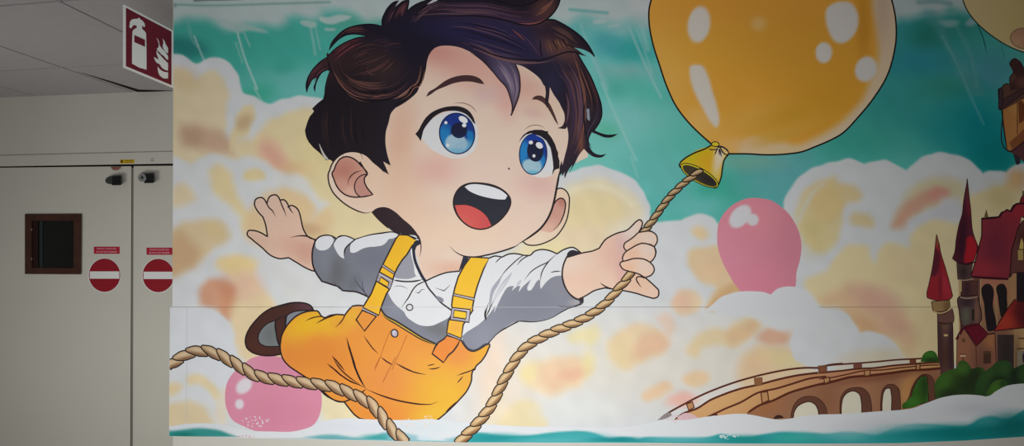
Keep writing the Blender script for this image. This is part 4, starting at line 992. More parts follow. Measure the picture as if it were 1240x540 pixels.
hr.fill(hair, HB, grid=3.2, sm=True, paint=[
    ('e', (480, 50, 60, 30, 0), (30, 26, 46), .9, .9), ('e', (600, 30, 60, 16, 5), (74, 52, 72), .8, .9), ('e', (575, 40, 60, 16, 8), (38, 38, 82), .85, .9), ('e', (620, 45, 40, 14, 20), (44, 40, 78), .8, .9),
    ('e', (430, 75, 40, 20, -20), (56, 38, 40), .9, .9), ('e', (418, 55, 18, 8, -30), (96, 46, 58), .7, .9), ('e', (400, 80, 20, 20, 0), (84, 52, 54), .6, .9), ('e', (465, 85, 20, 16, 0), (62, 44, 44), .8, .9),
    ('e', (410, 150, 36, 60, 0), (28, 23, 30), .95, .9), ('e', (440, 165, 24, 40, 0), (34, 25, 30), .7, .9),
    ('e', (680, 60, 30, 14, 30), (64, 42, 50), .8, .9), ('e', (672, 62, 26, 12, 15), (116, 76, 70), .8, .8), ('e', (640, 60, 26, 14, 35), (46, 40, 76), .8, .9), ('e', (600, 66, 34, 10, 18), (66, 52, 86), .8, .9),
    ('e', (612, 90, 22, 16, 50), (110, 98, 132), .85, .9), ('e', (625, 110, 8, 22, 5), (142, 124, 146), .8, .8),
    ('e', (668, 100, 18, 26, 10), (44, 42, 70), .9, .9), ('e', (700, 130, 8, 50, -3), (92, 62, 72), .8, .9), ('e', (688, 170, 12, 40, 10), (62, 46, 62), .7, .9), ('e', (703, 160, 3, 44, -2), (128, 78, 62), .9, .7), ('e', (716, 120, 8, 36, -10), (58, 42, 50), .7, .9),
    ('e', (724, 145, 6, 22, 0), (50, 40, 58), .8, .9), ('e', (660, 12, 16, 14, -50), (104, 66, 62), .8, .8)])
hr = done(hr); tag(hr, 'swept dark brown hair with loose tufts')
sd = part('hair_strands', hr)
DK = (24, 18, 28)
BRN = [(104, 68, 62), (88, 58, 60), (122, 82, 72), (76, 48, 54)]
PUR = [(92, 66, 84), (78, 58, 88), (108, 80, 92), (60, 46, 74)]
BLK = [(18, 14, 22), (26, 20, 28), (48, 34, 38)]
# swirl over the left temple
sd.strands(A_ + '240,345 262,420 310,490 360,550', C_ + '300,20 370,70 450,105 540,112', 2, BRN, (.6, 1.2))
sd.strands(J(A_ + '255,400 290,470 340,530', C_ + '420,80 500,100 560,100'), J(A_ + '350,430 400,480 480,500 560,500', A_ + '640,470 680,400'), 11, BRN, (.5, 1.6), trim=.4)
sd.strands(J(A_ + '245,380 280,480 330,545', C_ + '380,90 460,116 560,118 640,100 705,60 760,0'), J(A_ + '300,330 330,440 400,500', C_ + '480,30 560,30 640,10', A_ + '720,440 760,400'), 14, BRN + BLK, (.5, 1.5), trim=.45)
sd.line(J(A_ + '234,342 240,385 262,440 300,500', C_ + '330,40 380,78 440,105 510,117 580,112 645,96'), 1.5, DK, taper=(.1, .2))
sd.line(J(A_ + '270,440 310,505', C_ + '345,45 400,80 470,100'), 1.4, (130, 88, 78), taper=(.3, .4))
sd.line(J(A_ + '800,400 795,450 770,510', C_ + '740,30 700,75 640,100'), 2.0, (126, 86, 76), taper=(.4, .3)); sd.line(J(A_ + '832,380 820,440 800,500', C_ + '775,20 740,70 690,110 640,140'), 1.6, (20, 14, 20), taper=(.2, .1))
sd.line(J(A_ + '815,400 805,460 780,520', C_ + '750,30 715,75 660,110'), 1.6, (20, 14, 22), taper=(.3, .3)); sd.line(J(A_ + '822,420 812,470 790,525', C_ + '765,30 730,75 680,108'), .9, (150, 104, 88), taper=(.3, .3))
sd.line(C_ + '500,98 560,80 620,75', 1.6, (112, 74, 68), taper=(.4, .4)); sd.line(C_ + '640,102 690,70 740,30', 1.4, (150, 110, 96), taper=(.4, .4)); sd.line(A_ + '480,400 478,430 495,450 530,455', 1.1, (96, 66, 60), taper=(.4, .4)); sd.line(A_ + '640,370 600,410 560,440', 1.2, (92, 64, 58), taper=(.4, .4))
sd.strands(A_ + '340,340 420,290 500,270 560,280', A_ + '380,480 470,460 560,420 640,350', 12, [(74, 50, 52), (58, 40, 46), (88, 58, 58), (40, 28, 34)], (.8, 2.2), trim=.35)
sd.strands(A_ + '470,250 540,230 620,240', A_ + '560,340 640,300 740,290', 8, [(52, 40, 58), (40, 32, 50), (64, 46, 54)], (.8, 2.0), trim=.35)
sd.strands(Bq + '640,130 700,160 760,200 830,270', Bq + '600,180 660,210 720,240 780,285', 7, [(96, 66, 64), (70, 50, 56), (50, 38, 46)], (.9, 2.2), trim=.3)
# tufts
sd.strands(A_ + '235,345 180,400 135,450 112,540', A_ + '250,420 215,425 180,450 160,500', 6, [(124, 70, 78), (100, 56, 64), (60, 36, 44)], (.8, 1.8), trim=.2)
sd.strands(A_ + '240,325 300,285 360,255 430,232', A_ + '260,400 330,330 400,280 460,260', 9, [(112, 58, 66), (96, 44, 56), (60, 36, 42), (40, 26, 32)], (.8, 2.0), trim=.3)
sd.strands(A_ + '300,225 350,185 410,165 500,158', A_ + '320,215 380,195 440,195 500,205', 5, [(104, 62, 66), (70, 44, 50)], (.8, 1.8), trim=.3)
sd.strands(A_ + '570,150 590,90 620,40 655,12', A_ + '600,150 620,110 640,70 660,35', 5, [(74, 50, 58), (94, 64, 70), (34, 24, 34)], (.8, 1.6), trim=.2)
sd.strands(A_ + '640,120 660,70 690,30 722,5', A_ + '700,110 705,70 715,30 725,5', 6, [(110, 64, 72), (86, 50, 60)], (.8, 1.8), trim=.25)
sd.strands(A_ + '720,150 780,80 850,30 920,5', A_ + '800,130 900,70 1000,40 1100,20', 12, PUR + BLK, (.8, 2.0), trim=.35)
for s in ['562,158 566,120 582,80 606,42 640,14 668,5', '626,78 650,42 690,12 728,0', '716,70 745,45 790,20 840,2', '728,0 722,35 716,70', '760,110 800,60 860,20 890,6', '243,308 255,272 292,222 340,182 400,160 470,150 530,152 562,158', '243,308 268,272 300,240 345,214 390,207 430,210 465,221', '233,345 233,320', '232,346 290,292 350,256 415,232 468,222', '108,560 106,520 115,480 140,432 185,382 232,345', '158,560 160,520 175,478 200,440 246,418']:
    sd.line(A_ + s, 1.5, DK, taper=(.15, .15))
# top lock
sd.strands(Bq + '-200,60 -60,20 100,18 240,20 340,40 440,60 530,50 620,20', Bq + '-200,110 -60,95 100,98 260,105 360,125 450,140 540,135 640,70', 16, PUR + [(70, 44, 62), (54, 40, 66)], (.9, 2.6), trim=.35)
sd.strands(Bq + '520,110 580,80 630,40 670,2', Bq + '560,60 610,30 640,5 650,-10', 6, [(136, 88, 76), (112, 70, 64)], (.8, 1.6), trim=.3)
sd.line(Bq + '290,0 340,16 390,31 440,39 490,31 540,11 565,-6', 1.6, DK); sd.line(Bq + '690,0 682,28 662,65 635,97 605,122 560,145 500,152 440,148 370,128 300,112 200,100 60,98 -100,110', 1.5, DK, taper=(0, .4))
sd.line(Bq + '440,142 500,146 555,138 600,118', 1.6, (142, 84, 86), taper=(.4, .4)); sd.line(Bq + '605,122 650,122 700,144 760,180 810,218 850,260 880,308 898,344', 1.6, DK)
# fringe
sd.strands(Bq + '0,130 100,130 220,150 330,180 440,240 540,330', Bq + '0,250 100,250 220,290 340,330 460,352 560,356', 16, [(44, 38, 78), (58, 48, 90), (76, 58, 82), (34, 28, 56), (92, 66, 84)], (.9, 2.4), trim=.4)
sd.strands(Bq + '100,240 220,280 340,345 460,372 580,372 680,350', Bq + '60,262 180,310 320,362 450,386 560,386 640,376', 5, [(128, 92, 96), (104, 76, 88)], (.9, 2.0), trim=.25)
sd.line(Bq + '80,262 180,290 280,330 380,355 480,366 580,364 660,340 730,318 790,318 850,342', 1.5, DK, taper=(.3, .1))
sd.line(Bq + '400,180 440,212 480,250', 2.0, (120, 66, 70), taper=(.4, .4)); sd.line(Bq + '385,212 430,226', 1.8, (108, 62, 72), taper=(.4, .4)); sd.line(Bq + '450,200 500,250 540,300 565,345', 1.3, (84, 60, 88), taper=(.4, .3))
sd.strands(Bq + '590,240 600,290 610,340', Bq + '720,235 750,280 770,300', 8, [(128, 90, 72), (116, 80, 68), (96, 64, 60), (104, 70, 60)], (1.0, 2.4), trim=.2)
sd.line(Bq + '570,240 572,290 580,345', 1.4, DK, taper=(.3, .1)); sd.line(Bq + '640,240 665,280 680,310', 1.2, DK, taper=(.3, .3)); sd.line(Bq + '700,240 740,275 775,290', 1.3, DK, taper=(.3, .1))
sd.strands(J(Bq + '250,350 300,400 345,460', D + '375,10 395,90 405,130'), J(Bq + '390,380 425,430 440,500', D + '440,50 425,110 405,160'), 10, [(140, 124, 150), (112, 100, 134), (88, 76, 108), (160, 142, 158)], (.7, 1.6), trim=.3)
sd.line(J(Bq + '150,320 220,368 280,430 330,490', D + '362,25 390,95 402,150 394,201'), 1.4, (52, 34, 48), taper=(.2, .1)); sd.line(J(Bq + '420,392 440,440 448,500', D + '448,40 438,90 420,140 394,201'), 1.6, (52, 34, 48))
# right side
sd.strands(J(Bq + '740,330 780,400 810,480', D + '830,40 850,120 845,200'), J(Bq + '800,340 850,430 890,520', D + '920,100 930,160 915,240'), 9, BRN + BLK, (.8, 1.8), trim=.3)
sd.strands(J(Bq + '640,380 680,450', D + '720,0 745,80 760,180 750,300 720,420'), J(Bq + '750,360 790,440', D + '815,0 830,90 835,200 820,320 780,430'), 14, PUR + [(112, 76, 72), (98, 66, 70), (56, 42, 62)], (.9, 2.4), trim=.35)
sd.line(J(Bq + '770,330 800,420 820,500', D + '835,60 842,160 835,260 815,350 780,430'), 2.4, (124, 82, 70), taper=(.4, .4)); sd.line(D + '725,60 740,120 738,200 728,250', 2.0, (104, 74, 90), taper=(.4, .3))
sd.line(J(Bq + '790,318 835,395 872,460 908,545', D + '925,90 940,150 938,215 915,262 893,292'), 1.7, DK); sd.line(D + '893,292 930,309 980,321 1039,313', 1.6, DK, taper=(0, .3)); sd.line(D + '845,110 835,180 838,250 850,330 880,400', 1.6, DK, taper=(.2, .2)); sd.line(D + '920,180 900,230 865,290 852,340', 1.4, (66, 58, 78), taper=(.3, .3))
sd.line(D + '690,130 720,190 718,245 705,266 675,277', 1.4, (60, 34, 40), taper=(.2, .3)); sd.line(D + '600,10 608,60 604,110 612,150', 1.3, (50, 32, 40)); sd.line(D + '612,150 622,70 625,22', 1.3, (50, 32, 40))
sd.fill(D + '855,160 862,158 868,190 866,232 858,225 853,190', (150, 160, 176))
# back of the head
sd.strands(C_ + '220,80 180,180 170,280 220,450', C_ + '460,120 470,220 480,330 540,470', 16, [(40, 30, 34), (18, 14, 20), (54, 38, 40), (30, 24, 34)], (.8, 2.2), trim=.3)
sd.fill(C_ + '185,370 192,385 215,430 240,470 225,465 200,425', (206, 204, 196))
sd.fill(A_ + '628,76c 650,40 672,5c 690,4c 655,35', (214, 212, 216)); sd.fill(A_ + '835,30c 860,10 890,-10c 900,0 870,18', (210, 208, 214))
sd = done(sd)
tl = part('hair_tail', BOY)
tl.fill(E + '500,335c 530,312 560,304 592,306 640,330 690,375 740,418 775,462 797,505c 790,515 770,478 740,472 700,470 660,458 625,448 590,425 555,395 525,365', (46, 32, 38), paint=[('e', (480, 265, 14, 8, 40), (54, 36, 42), .8, .9)])
tl.line(G + '780,70 792,95 800,140 798,175 790,205', 1.1, (70, 40, 40), taper=(.1, .4))
tl.line(G + '675,70 710,72 750,85 785,100', 1.3, DK); tl.line(G + '768,105 792,98', 3.6, (34, 34, 48)); tl.line(G + '768,98 785,102', 1.2, (226, 226, 232))
tl.line(E + '600,430 612,440 625,452', 1.0, (206, 206, 200), taper=(.3, .3))
tl.fill(G + '760,110c 795,108c 798,125 775,140 765,165 762,200c 750,160 745,145c', (34, 36, 54))
tl = done(tl); tag(tl, 'dark lock of hair below the ear')

# ---------------------------------------------------------------- sea and foam
se = part('sea_and_foam', MURAL)
FT = '205,516c 225,513 245,512 265,513 285,517 305,521 330,522 355,522 375,517 390,510 405,507 425,506 440,507 470,508 500,508 520,507 540,509 560,511 600,514 640,516 680,516 720,517 760,516 780,513 792,510 808,508 830,508 846,505.5 860,503.5 875,502 895,500.5 910,502 925,505 940,507.5 955,506.5 975,503 992,501.5 1015,501 1032,500 1052,498.5 1072,497 1090,496 1104,494 1120,488 1128,485 1136,482 1144,480 1152,478.5 1164,477.5 1176,477.6 1186,478.5 1194,479.6 1199,478 1204,474 1210,470.5 1216,467.6 1224,465.5 1232,464.5 1240,464 1289,464c'
foam = P(FT) + [(x, y - 0.15, True) for x, y in [(1289, 524.2), (1240, 528.4), (1165, 533.4), (1090, 536.3), (1000, 536.8), (900, 536.8), (780, 535.8), (570, 535.4), (400, 531.8), (300, 529.8), (205.3, 527.8)]]
foam = [(p[0], p[1], False) for p in smooth(P(FT), False, 3)] + foam[len(P(FT)):]
SEA = [
 ('e', (240, 516, 40, 6, 0), (214, 222, 232), .6, .9), ('e', (440, 516, 60, 6, 0), (222, 228, 240), .7, .9), ('e', (520, 516, 40, 8, 0), (216, 228, 234), .6, .9),
 ('p', '200,523 212,521 225,519.5 240,518 256,519 268,521 278,525 288,529 270,531 200,531', (56, 150, 146), 1, 2.2), ('e', (222, 526, 14, 3, 0), (22, 126, 118), .9, .8),
 ('p', '366,531.5 378,528 392,526 408,526 424,528.5 440,530 452,528 462,524 480,525 476,536 366,536', (110, 178, 186), 1, 2.2), ('e', (455, 530, 16, 4, 0), (58, 166, 166), .9, .9),
 ('p', '470,528 485,524 505,527 530,532 560,532 560,540 470,540', (134, 192, 204), .8, 2.5), ('p', '515,520 530,526 540,534 505,530', (222, 232, 238), .8, 2.5),
 ('p', '564,526 574,523.5 584,523.5 600,526 620,527 645,526 665,523.5 684,522 705,521.5 716,523 726,526 737,530 750,528.5 766,529.5 772,531 780,529 800,529 830,529.5 860,528 872,525 885,527 905,528 925,525 945,522.5 965,523 985,523.5 1000,524.5 1015,523 1030,522.5 1045,524 1060,526 1070,523 1080,518 1095,514.5 1110,513 1130,513.5 1150,515 1165,515.5 1175,513 1184,507 1195,503.5 1205,504 1214,507 1222,506 1230,501 1240,495.5 1290,480c 1290,545c 560,545c', (52, 168, 172), 1, 1.6),
 ('e', (600, 530, 30, 5, 0), (20, 146, 152), .8, .9), ('e', (700, 529, 30, 5, 0), (70, 178, 184), .8, .9), ('e', (665, 533, 40, 3, 0), (96, 190, 196), .6, .9), ('e', (750, 532, 30, 3, 0), (20, 140, 146), .9, .9), ('e', (820, 532, 40, 3, 0), (110, 190, 196), .7, .9), ('e', (900, 532, 26, 5, 0), (28, 150, 146), .8, .9), ('e', (965, 530, 26, 6, 0), (60, 184, 172), .8, .9),
 ('e', (1030, 529, 26, 6, 0), (92, 190, 190), .8, .9), ('e', (1090, 526, 34, 9, 0), (40, 158, 160), .9, .9), ('e', (1160, 524, 50, 9, 0), (8, 132, 134), .95, .9), ('e', (1225, 516, 30, 14, 0), (6, 118, 118), .95, .9), ('e', (1195, 510, 14, 5, 0), (70, 166, 172), .6, .9), ('e', (1110, 516, 30, 3, 0), (96, 184, 186), .7, .9),
 ('e', (1060, 515, 60, 8, -5), (214, 218, 226), .6, .9), ('e', (1180, 495, 30, 8, 0), (206, 212, 222), .6, .9), ('e', (1120, 500, 30, 6, 0), (222, 228, 232), .6, .9)]
se.fill(foam, (228, 232, 237), paint=SEA, grid=1.7, sm=False)
rnd = random.Random(5)
for cx, cy, rx, ry, n, c_ in [(310, 510, 18, 6, 26, (232, 222, 232)), (505, 511, 22, 5, 20, (236, 222, 214)), (520, 506, 8, 3, 6, (240, 222, 200)), (880, 528, 14, 3.2, 20, (214, 232, 234)), (820, 507, 12, 5, 16, (232, 200, 206)), (300, 528, 10, 2, 8, (232, 170, 186)), (515, 530, 10, 3, 8, (206, 232, 244))]:
    for _ in range(n):
        a = rnd.uniform(0, 6.28); r_ = rnd.random() ** .5
        se.ell(cx + rx * r_ * math.cos(a), cy + ry * r_ * math.sin(a), rnd.uniform(.5, 1.3), rnd.uniform(.5, 1.2), 0, c_)
se = done(se); tag(se, 'white foam and teal sea along the bottom of the print')

# ---------------------------------------------------------------- yellow balloon
yb = part('yellow_balloon', MURAL)
YO = (240, 174, 66)
yb.shape(J('800,-28c', '760,0,5: 142,0 130,50 129,140 150,260 190,390 240,535', '760,100,5: 290,140 365,240 440,315 512,378c 560,392 612,432c 720,432 840,438 960,433 1050,420 1140,386 1240,342', '992,90,5: 120,370 240,252 330,140 410,5', '992,0,5: 450,320 462,240 463,170 452,70 435,0', '1068,-28c'), YO, 1.7, (34, 26, 24), grid=2.5, paint=[
    ('e', (815, 90, 30, 70, -15), (238, 184, 92), .8, .9), ('e', (900, 20, 110, 30, 0), (230, 162, 66), .7, .9), ('e', (870, 60, 60, 30, 0), (234, 176, 66), .7, .9), ('e', (960, 60, 70, 40, 0), (226, 164, 58), .7, .9), ('e', (1000, 120, 50, 40, -30), (226, 164, 50), .7, .9),
    ('e', (870, 130, 40, 26, 20), (234, 172, 66), .8, .9), ('e', (850, 150, 18, 16, 40), (238, 190, 110), .8, .9), ('e', (920, 150, 60, 20, -10), (232, 180, 86), .7, .9), ('e', (955, 140, 40, 12, -20), (220, 164, 44), .6, .9),
    ('p', '895,182 905,170 925,168 945,172 965,176 985,168 1000,160 1015,150 1030,136 1045,118 1050,106 1054,95 1062,75 1062,40 1056,0 1060,-20 1100,-28 1100,60 1080,120 1040,170 990,200 900,195', (230, 214, 194), .95, 4.5),
    ('e', (905, 178, 30, 9, 0), (232, 196, 150), .8, .9), ('e', (950, 184, 40, 6, 0), (232, 204, 150), .8, .9), ('e', (940, 166, 26, 7, -14), (226, 176, 74), .8, .8), ('e', (880, 176, 12, 10, 0), (238, 186, 100), .7, .9), ('e', (1068, 10, 9, 40, 0), (206, 178, 160), .6, .9), ('e', (1045, 30, 8, 40, 0), (206, 140, 44), .6, .9),
    ('e', (846, 30, 13.5, 22, 8), (226, 220, 212), 1, .16), ('p', '836,80 843,78.5 850,80 856,90 862,110 868,130 870,150 868,155 862,150 850,130 840,110 835,92', (224, 218, 208), 1, 2.2),
    ('e', (918, 29, 9, 8, 0), (232, 190, 120), .8, .7), ('p', '1010,4 1020,2 1030,4 1037,14 1039,26 1034,42 1026,50 1018,53 1010,50 1003,38 999,22 1001,10', (224, 220, 216), 1, 2.2),
    ('e', (997, 64, 10, 12.5, 0), (224, 220, 214), 1, .16), ('e', (1048, 84, 13, 15.5, 20), (224, 220, 218), 1, .16)])
yb.shape('800,160,10: 612,152c 560,178 500,196 430,225 360,265 300,310 250,365 225,405c', (220, 190, 40), 0)
yb.shape('760,180,5: 508,-22c 470,0 400,28 345,60 318,85 311,102 330,122c 400,165 480,215 535,236 550,215c 565,170 572,120 585,65 612,32c 570,-5 540,-12', (224, 188, 40), 1.6, (34, 26, 24), grid=1.8, paint=[
    ('e', (842, 186, 14, 8, -30), (206, 196, 30), .9, .8), ('e', (858, 196, 14, 9, 30), (228, 176, 40), .9, .9), ('e', (870, 192, 6, 20, 10), (236, 218, 190), .95, .8), ('e', (872, 186, 5, 8, 0), (240, 224, 200), .8, .8), ('e', (872, 212, 3, 10, 10), (232, 196, 90), .6, .9)])
yb.ell(846.8, 212.6, 25.5, 8.6, 29.5, (226, 214, 50), 1.0, (60, 52, 30)); yb.ell(847.0, 213.0, 23.2, 6.6, 29.5, (72, 64, 50), .8, (90, 80, 30), paint=[('e', (858, 218, 12, 6, 30), (44, 40, 40), .9, .8)])
yb.shape('800,160,10: 612,150 625,125 655,117 690,127 707,150 690,172 655,176 625,165', (226, 206, 50), 1.0, (50, 40, 30)); yb.shape('800,160,10: 715,180c 750,185 795,210 825,255c 800,275 770,265 745,235', (236, 206, 130), 1.2, (50, 40, 30))
for s, w_ in [('580,208 620,214 670,208 705,185', 1.2), ('690,195 665,240 652,278', 1.2), ('705,200 705,250 710,285', 1.2), ('712,200 722,250 733,303', 1.3), ('725,200 740,240 765,268', .9), ('700,172 745,180 790,210 828,258', 1.6)]:
    yb.line('800,160,10: ' + s, w_, (44, 30, 56), taper=(.1, .3))
yb.line('760,180,5: 450,128 432,142 418,160', 1.8, (170, 156, 120))
yb = done(yb); tag(yb, 'big yellow balloon with white highlights')

# ---------------------------------------------------------------- rope
def rope(name, path, w0, w1, n, label, seed=1, cols=((214, 178, 120), (240, 216, 170), (150, 110, 72))):
    rp = part(name, MURAL)
    rr = random.Random(seed)
    o = np.array(smooth(J(path), False, 1.0))
    L = np.concatenate([[0], np.cumsum(np.linalg.norm(np.diff(o, axis=0), axis=1))])
    tot = L[-1]
    def at(s):
        s = min(max(s, -2), tot + 2)
        x = np.interp(s, L, o[:, 0]); y = np.interp(s, L, o[:, 1])
        a = np.array([np.interp(min(s + 2, tot), L, o[:, 0]) - np.interp(max(s - 2, 0), L, o[:, 0]), np.interp(min(s + 2, tot), L, o[:, 1]) - np.interp(max(s - 2, 0), L, o[:, 1])])
        a /= np.linalg.norm(a) + 1e-9
        return np.array([x, y]), a, np.array([-a[1], a[0]])
    rp.line([(o[i][0], o[i][1], False) for i in range(0, len(o), 4)] + [(o[-1][0], o[-1][1], False)], (w0 + w1) / 2 * .55, (120, 92, 62))
    ln = tot / n
    for k in range(n):
        s = (k + .5) * ln
        w = w0 + (w1 - w0) * (k + .5) / n
        pts = []
        hl = ln * .76; hw = w * .50
        for q in range(18):
            th = 2 * math.pi * q / 18
            u = math.cos(th); v = math.sin(th)
            # oblong with a twist: ends lean to opposite sides
            uu = hl * (abs(u) ** .9) * (1 if u >= 0 else -1)
            vv = hw * (abs(v) ** .8) * (1 if v >= 0 else -1)
            vv = vv * (1 - .30 * abs(u)) + SK_ * hw * .72 * (uu / hl)
            vv = max(-hw * 1.02, min(hw * 1.02, vv))
            p, t, nn = at(s + uu)
            pts.append((*(p + nn * vv), False))
        c, t, nn = at(s)
        ang = math.degrees(math.atan2(t[1], t[0])) + SK_ * 18
        f = rr.uniform(.93, 1.05)
        rp.shape(pts, tuple(min(255, v * f) for v in cols[0]), 1.25, (34, 26, 28), grid=1.8, paint=[
            ('e', (c[0] - nn[0] * LS * w * .1, c[1] - nn[1] * LS * w * .1, hl * .8, w * .24, ang), cols[1], .85, .9),
            ('e', (c[0] + nn[0] * LS * w * .32, c[1] + nn[1] * LS * w * .32, hl * .9, w * .17, ang), cols[2], .8, .9)])
    rp = done(rp); tag(rp, label); return rp
SK_ = 1; LS = 1
rope('rope', '204,447 206,443 215,436 228,428 243,424.5 260,427 276,434.5 292,444 306,452.5 322,457 340,459.5 358,462 372,463.5 388,465.5 404,468 420,474 436,481 448,488 458,498 467,510 477,522 488,531 496,534.5', 13.2, 13.6, 19, 'twisted rope end hanging from the left edge under the boy', 2, ((188, 154, 116), (226, 202, 168), (122, 88, 62)))
rope('rope', '555,537 563,528 572,519.5 580,510 590,498 600,481 608,464 616,449 625,434 638,419 655,408.5 675,399 694,391.5 712,382.5 728,371.5 740,360 750,348 760,336 766,326', 12.6, 9.6, 20, 'twisted rope rising from the sea to the fist', 3, ((190, 148, 96), (236, 208, 164), (124, 86, 50)))
rope('rope', '777,284 783,276 790,267 797,257 804,247 811,238 819,230 828,221.5 836,215.5 843,210 849,205', 8.6, 7.4, 9, 'twisted rope between the fist and the balloon neck', 4, ((180, 146, 102), (222, 194, 150), (104, 78, 52)))

# fingers closed over the rope
fg = part('fingers', BOY)
fc = (246, 212, 190)
fg.shape(Lq + '575,245c 580,225 610,203 640,180 665,158 690,153 740,151 770,170 778,212 760,243c 740,232 715,226 685,222c 650,235 625,250 595,268c 585,262', fc, 1.4, INK, paint=[('e', (770, 300, 10, 6, -30), (244, 196, 168), .8, .9), ('e', (785, 288, 10, 7, 0), (240, 220, 206), .8, .9)])
fg.shape(Lq + '595,268c 625,250 650,235 685,222c 715,226 740,234 760,244c 768,270 765,300 750,325 735,337c 715,328 700,320 665,314c 630,316 600,325 570,332c 568,310 578,285', fc, 1.4, INK, paint=[('e', (766, 308, 9, 6, -10), (244, 194, 166), .8, .9), ('e', (784, 302, 9, 8, 0), (240, 220, 208), .8, .9)])
fg.shape(Lq + '552,352c 555,340 570,332c 600,325 630,316 665,314c 695,318 715,326 735,338c 755,362 760,385 745,412 705,430c 690,422 670,410 640,400 600,390 570,378', fc, 1.4, INK, paint=[('e', (760, 324, 9, 6, 0), (246, 198, 166), .8, .9), ('e', (782, 322, 9, 8, 0), (240, 218, 204), .8, .9)])
fg.line(Lq + '640,400 665,408 680,413', 1.3, INK, taper=(0, .3))
fg = done(fg); tag(fg, 'fingers closed around the rope')

# the joint between the two printed sheets shows as a pale hairline across the sleeve
sm_ = part('panel_joint', MURAL)
sm_.line('562,371.6 640,371.8 702,371.7', .55, (190, 190, 198), taper=(.1, .1))
sm_.line('404,371.6 490,371.8 548,371.7', .35, (176, 178, 186), taper=(.1, .1))
sm_ = done(sm_)
# ================================================================== the place
def mesh_obj(name, verts, faces, m, parent=None, kind=None):
    me = bpy.data.meshes.new(name)
    me.from_pydata(verts, [], faces)
    me.materials.append(m)
    o = bpy.data.objects.new(name, me)
    col.objects.link(o)
    if parent: o.parent = parent
    if kind: o['kind'] = kind
    return o

BOXF = [(0,1,2,3),(7,6,5,4),(0,4,5,1),(1,5,6,2),(2,6,7,3),(3,7,4,0)]
def prism(q0, q1):
    """two matching rings of points -> closed solid (verts, faces)"""
    n = len(q0)
    v = list(q0) + list(q1)
    f = [tuple(range(n - 1, -1, -1)), tuple(range(n, 2 * n))]
    f += [(i, (i + 1) % n, n + (i + 1) % n, n + i) for i in range(n)]
    return v, f

class Bld:
    def __init__(self): self.v = []; self.f = []
    def put(self, vf):
        b = len(self.v); self.v += [tuple(p) for p in vf[0]]; self.f += [tuple(b + i for i in q) for q in vf[1]]; return self
    def box(self, x0, x1, y0, y1, z0, z1):
        return self.put(prism([(x0,y0,z0),(x1,y0,z0),(x1,y1,z0),(x0,y1,z0)], [(x0,y0,z1),(x1,y0,z1),(x1,y1,z1),(x0,y1,z1)]))
    def make(self, name, m, parent=None, kind=None, bevel=0.0):
        import bmesh
        o = mesh_obj(name, self.v, self.f, m, parent, kind)
        bm = bmesh.new(); bm.from_mesh(o.data)
        bmesh.ops.recalc_face_normals(bm, faces=bm.faces)
        bm.to_mesh(o.data); bm.free()
        if bevel:
            mo = o.modifiers.new('bevel', 'BEVEL'); mo.width = bevel; mo.segments = 2; mo.limit_method = 'ANGLE'
        return o

M_wall = mat('painted_wall', (206, 204, 196), .7, .2, noise=.02, nscale=3, bump=.15, bscale=300)
M_far = mat('corridor_paint', (212, 209, 201), .65, .25, noise=.025, nscale=2)
M_door = mat('door_laminate', (208, 206, 196), .5, .3, noise=.02, nscale=2)
M_door2 = mat('door_laminate_lower', (210, 209, 192), .5, .3, noise=.02, nscale=2)
M_ceil = mat('ceiling_tile', (184, 181, 183), .9, .1, noise=.03, nscale=20, bump=.2, bscale=150)
M_gap = mat('gap_dark', (38, 36, 36), .9, .1)
M_grid = mat('tile_joint', (90, 88, 88), .8, .1)
M_floor = mat('vinyl_floor', (150, 148, 140), .5, .3, noise=.06, nscale=30)
M_frame = mat('dark_stained_wood', (70, 42, 34), .55, .3, noise=.2, nscale=14)
M_black = mat('black_plastic', (22, 22, 24), .5, .4)
M_dgrey = mat('dark_grey_rubber', (60, 64, 62), .6, .3)
M_metal = mat('brushed_steel', (180, 184, 186), .35, .5, metal=.6)
M_signred = mat('sign_red', (150, 27, 42), .45, .35)
M_signwine = mat('sign_wine', (112, 18, 42), .45, .35)
M_signwhite = mat('sign_white', (232, 234, 234), .45, .3)
M_yellow = mat('label_yellow', (222, 184, 30), .5, .3)
M_olive = mat('label_ink', (90, 78, 20), .6, .2)
M_brownred = mat('stop_rubber', (150, 96, 84), .6, .2)
M_glass = mat('dark_wired_glass', (12, 14, 16), .12, .5)

X0 = (209.3 - 620) * S                 # left end of the mural wall
CEIL = 2.79
# mural wall: ends at the corridor corner
mw = Bld().box(X0, 2.9, 0.001, 0.16, 0.0, CEIL).make('wall_back', M_wall, kind='structure')

# corridor end wall, a little askew: pixel columns at a given depth line
def far(px, py=None, off=0.0, z=None):
    """point on the corridor end wall under the given photograph pixel"""
    k = (px - 620) / FPX
    # wall plane: depth = a + b * X ; X = k * depth
    a, b_ = 3.371, -0.1333
    d = a / (1 - b_ * k) - off
    X = k * d
    return (X, d - CAMD, (EYE + (270 - py) / FPX * d) if z is None else z)
a_, b_ = 3.371, -0.1333
def fw(X): return a_ + b_ * X - CAMD
TH = math.atan(b_)
# local frame along the far wall
U = Vector((math.cos(TH), math.sin(TH), 0)); Nn = Vector((U.y, -U.x, 0))   # Nn faces the camera
if Nn.y > 0: Nn = -Nn
def FW(px, py, out=0.0):
    """far wall point for a pixel, pushed out towards the corridor by 'out' metres"""
    o = Vector((0, -CAMD, EYE))
    d = Vector(((px - 620) / FPX, 1, (270 - py) / FPX))
    p0 = Vector((0, fw(0), 0)) + Nn * out
    t = (p0 - o).dot(Nn) / d.dot(Nn)
    return o + d * t
def slab(quad, o0, o1):
    """solid from four far-wall pixels between two offsets from the wall"""
    return prism([FW(x, y, o0) for x, y in quad], [FW(x, y, o1) for x, y in quad])

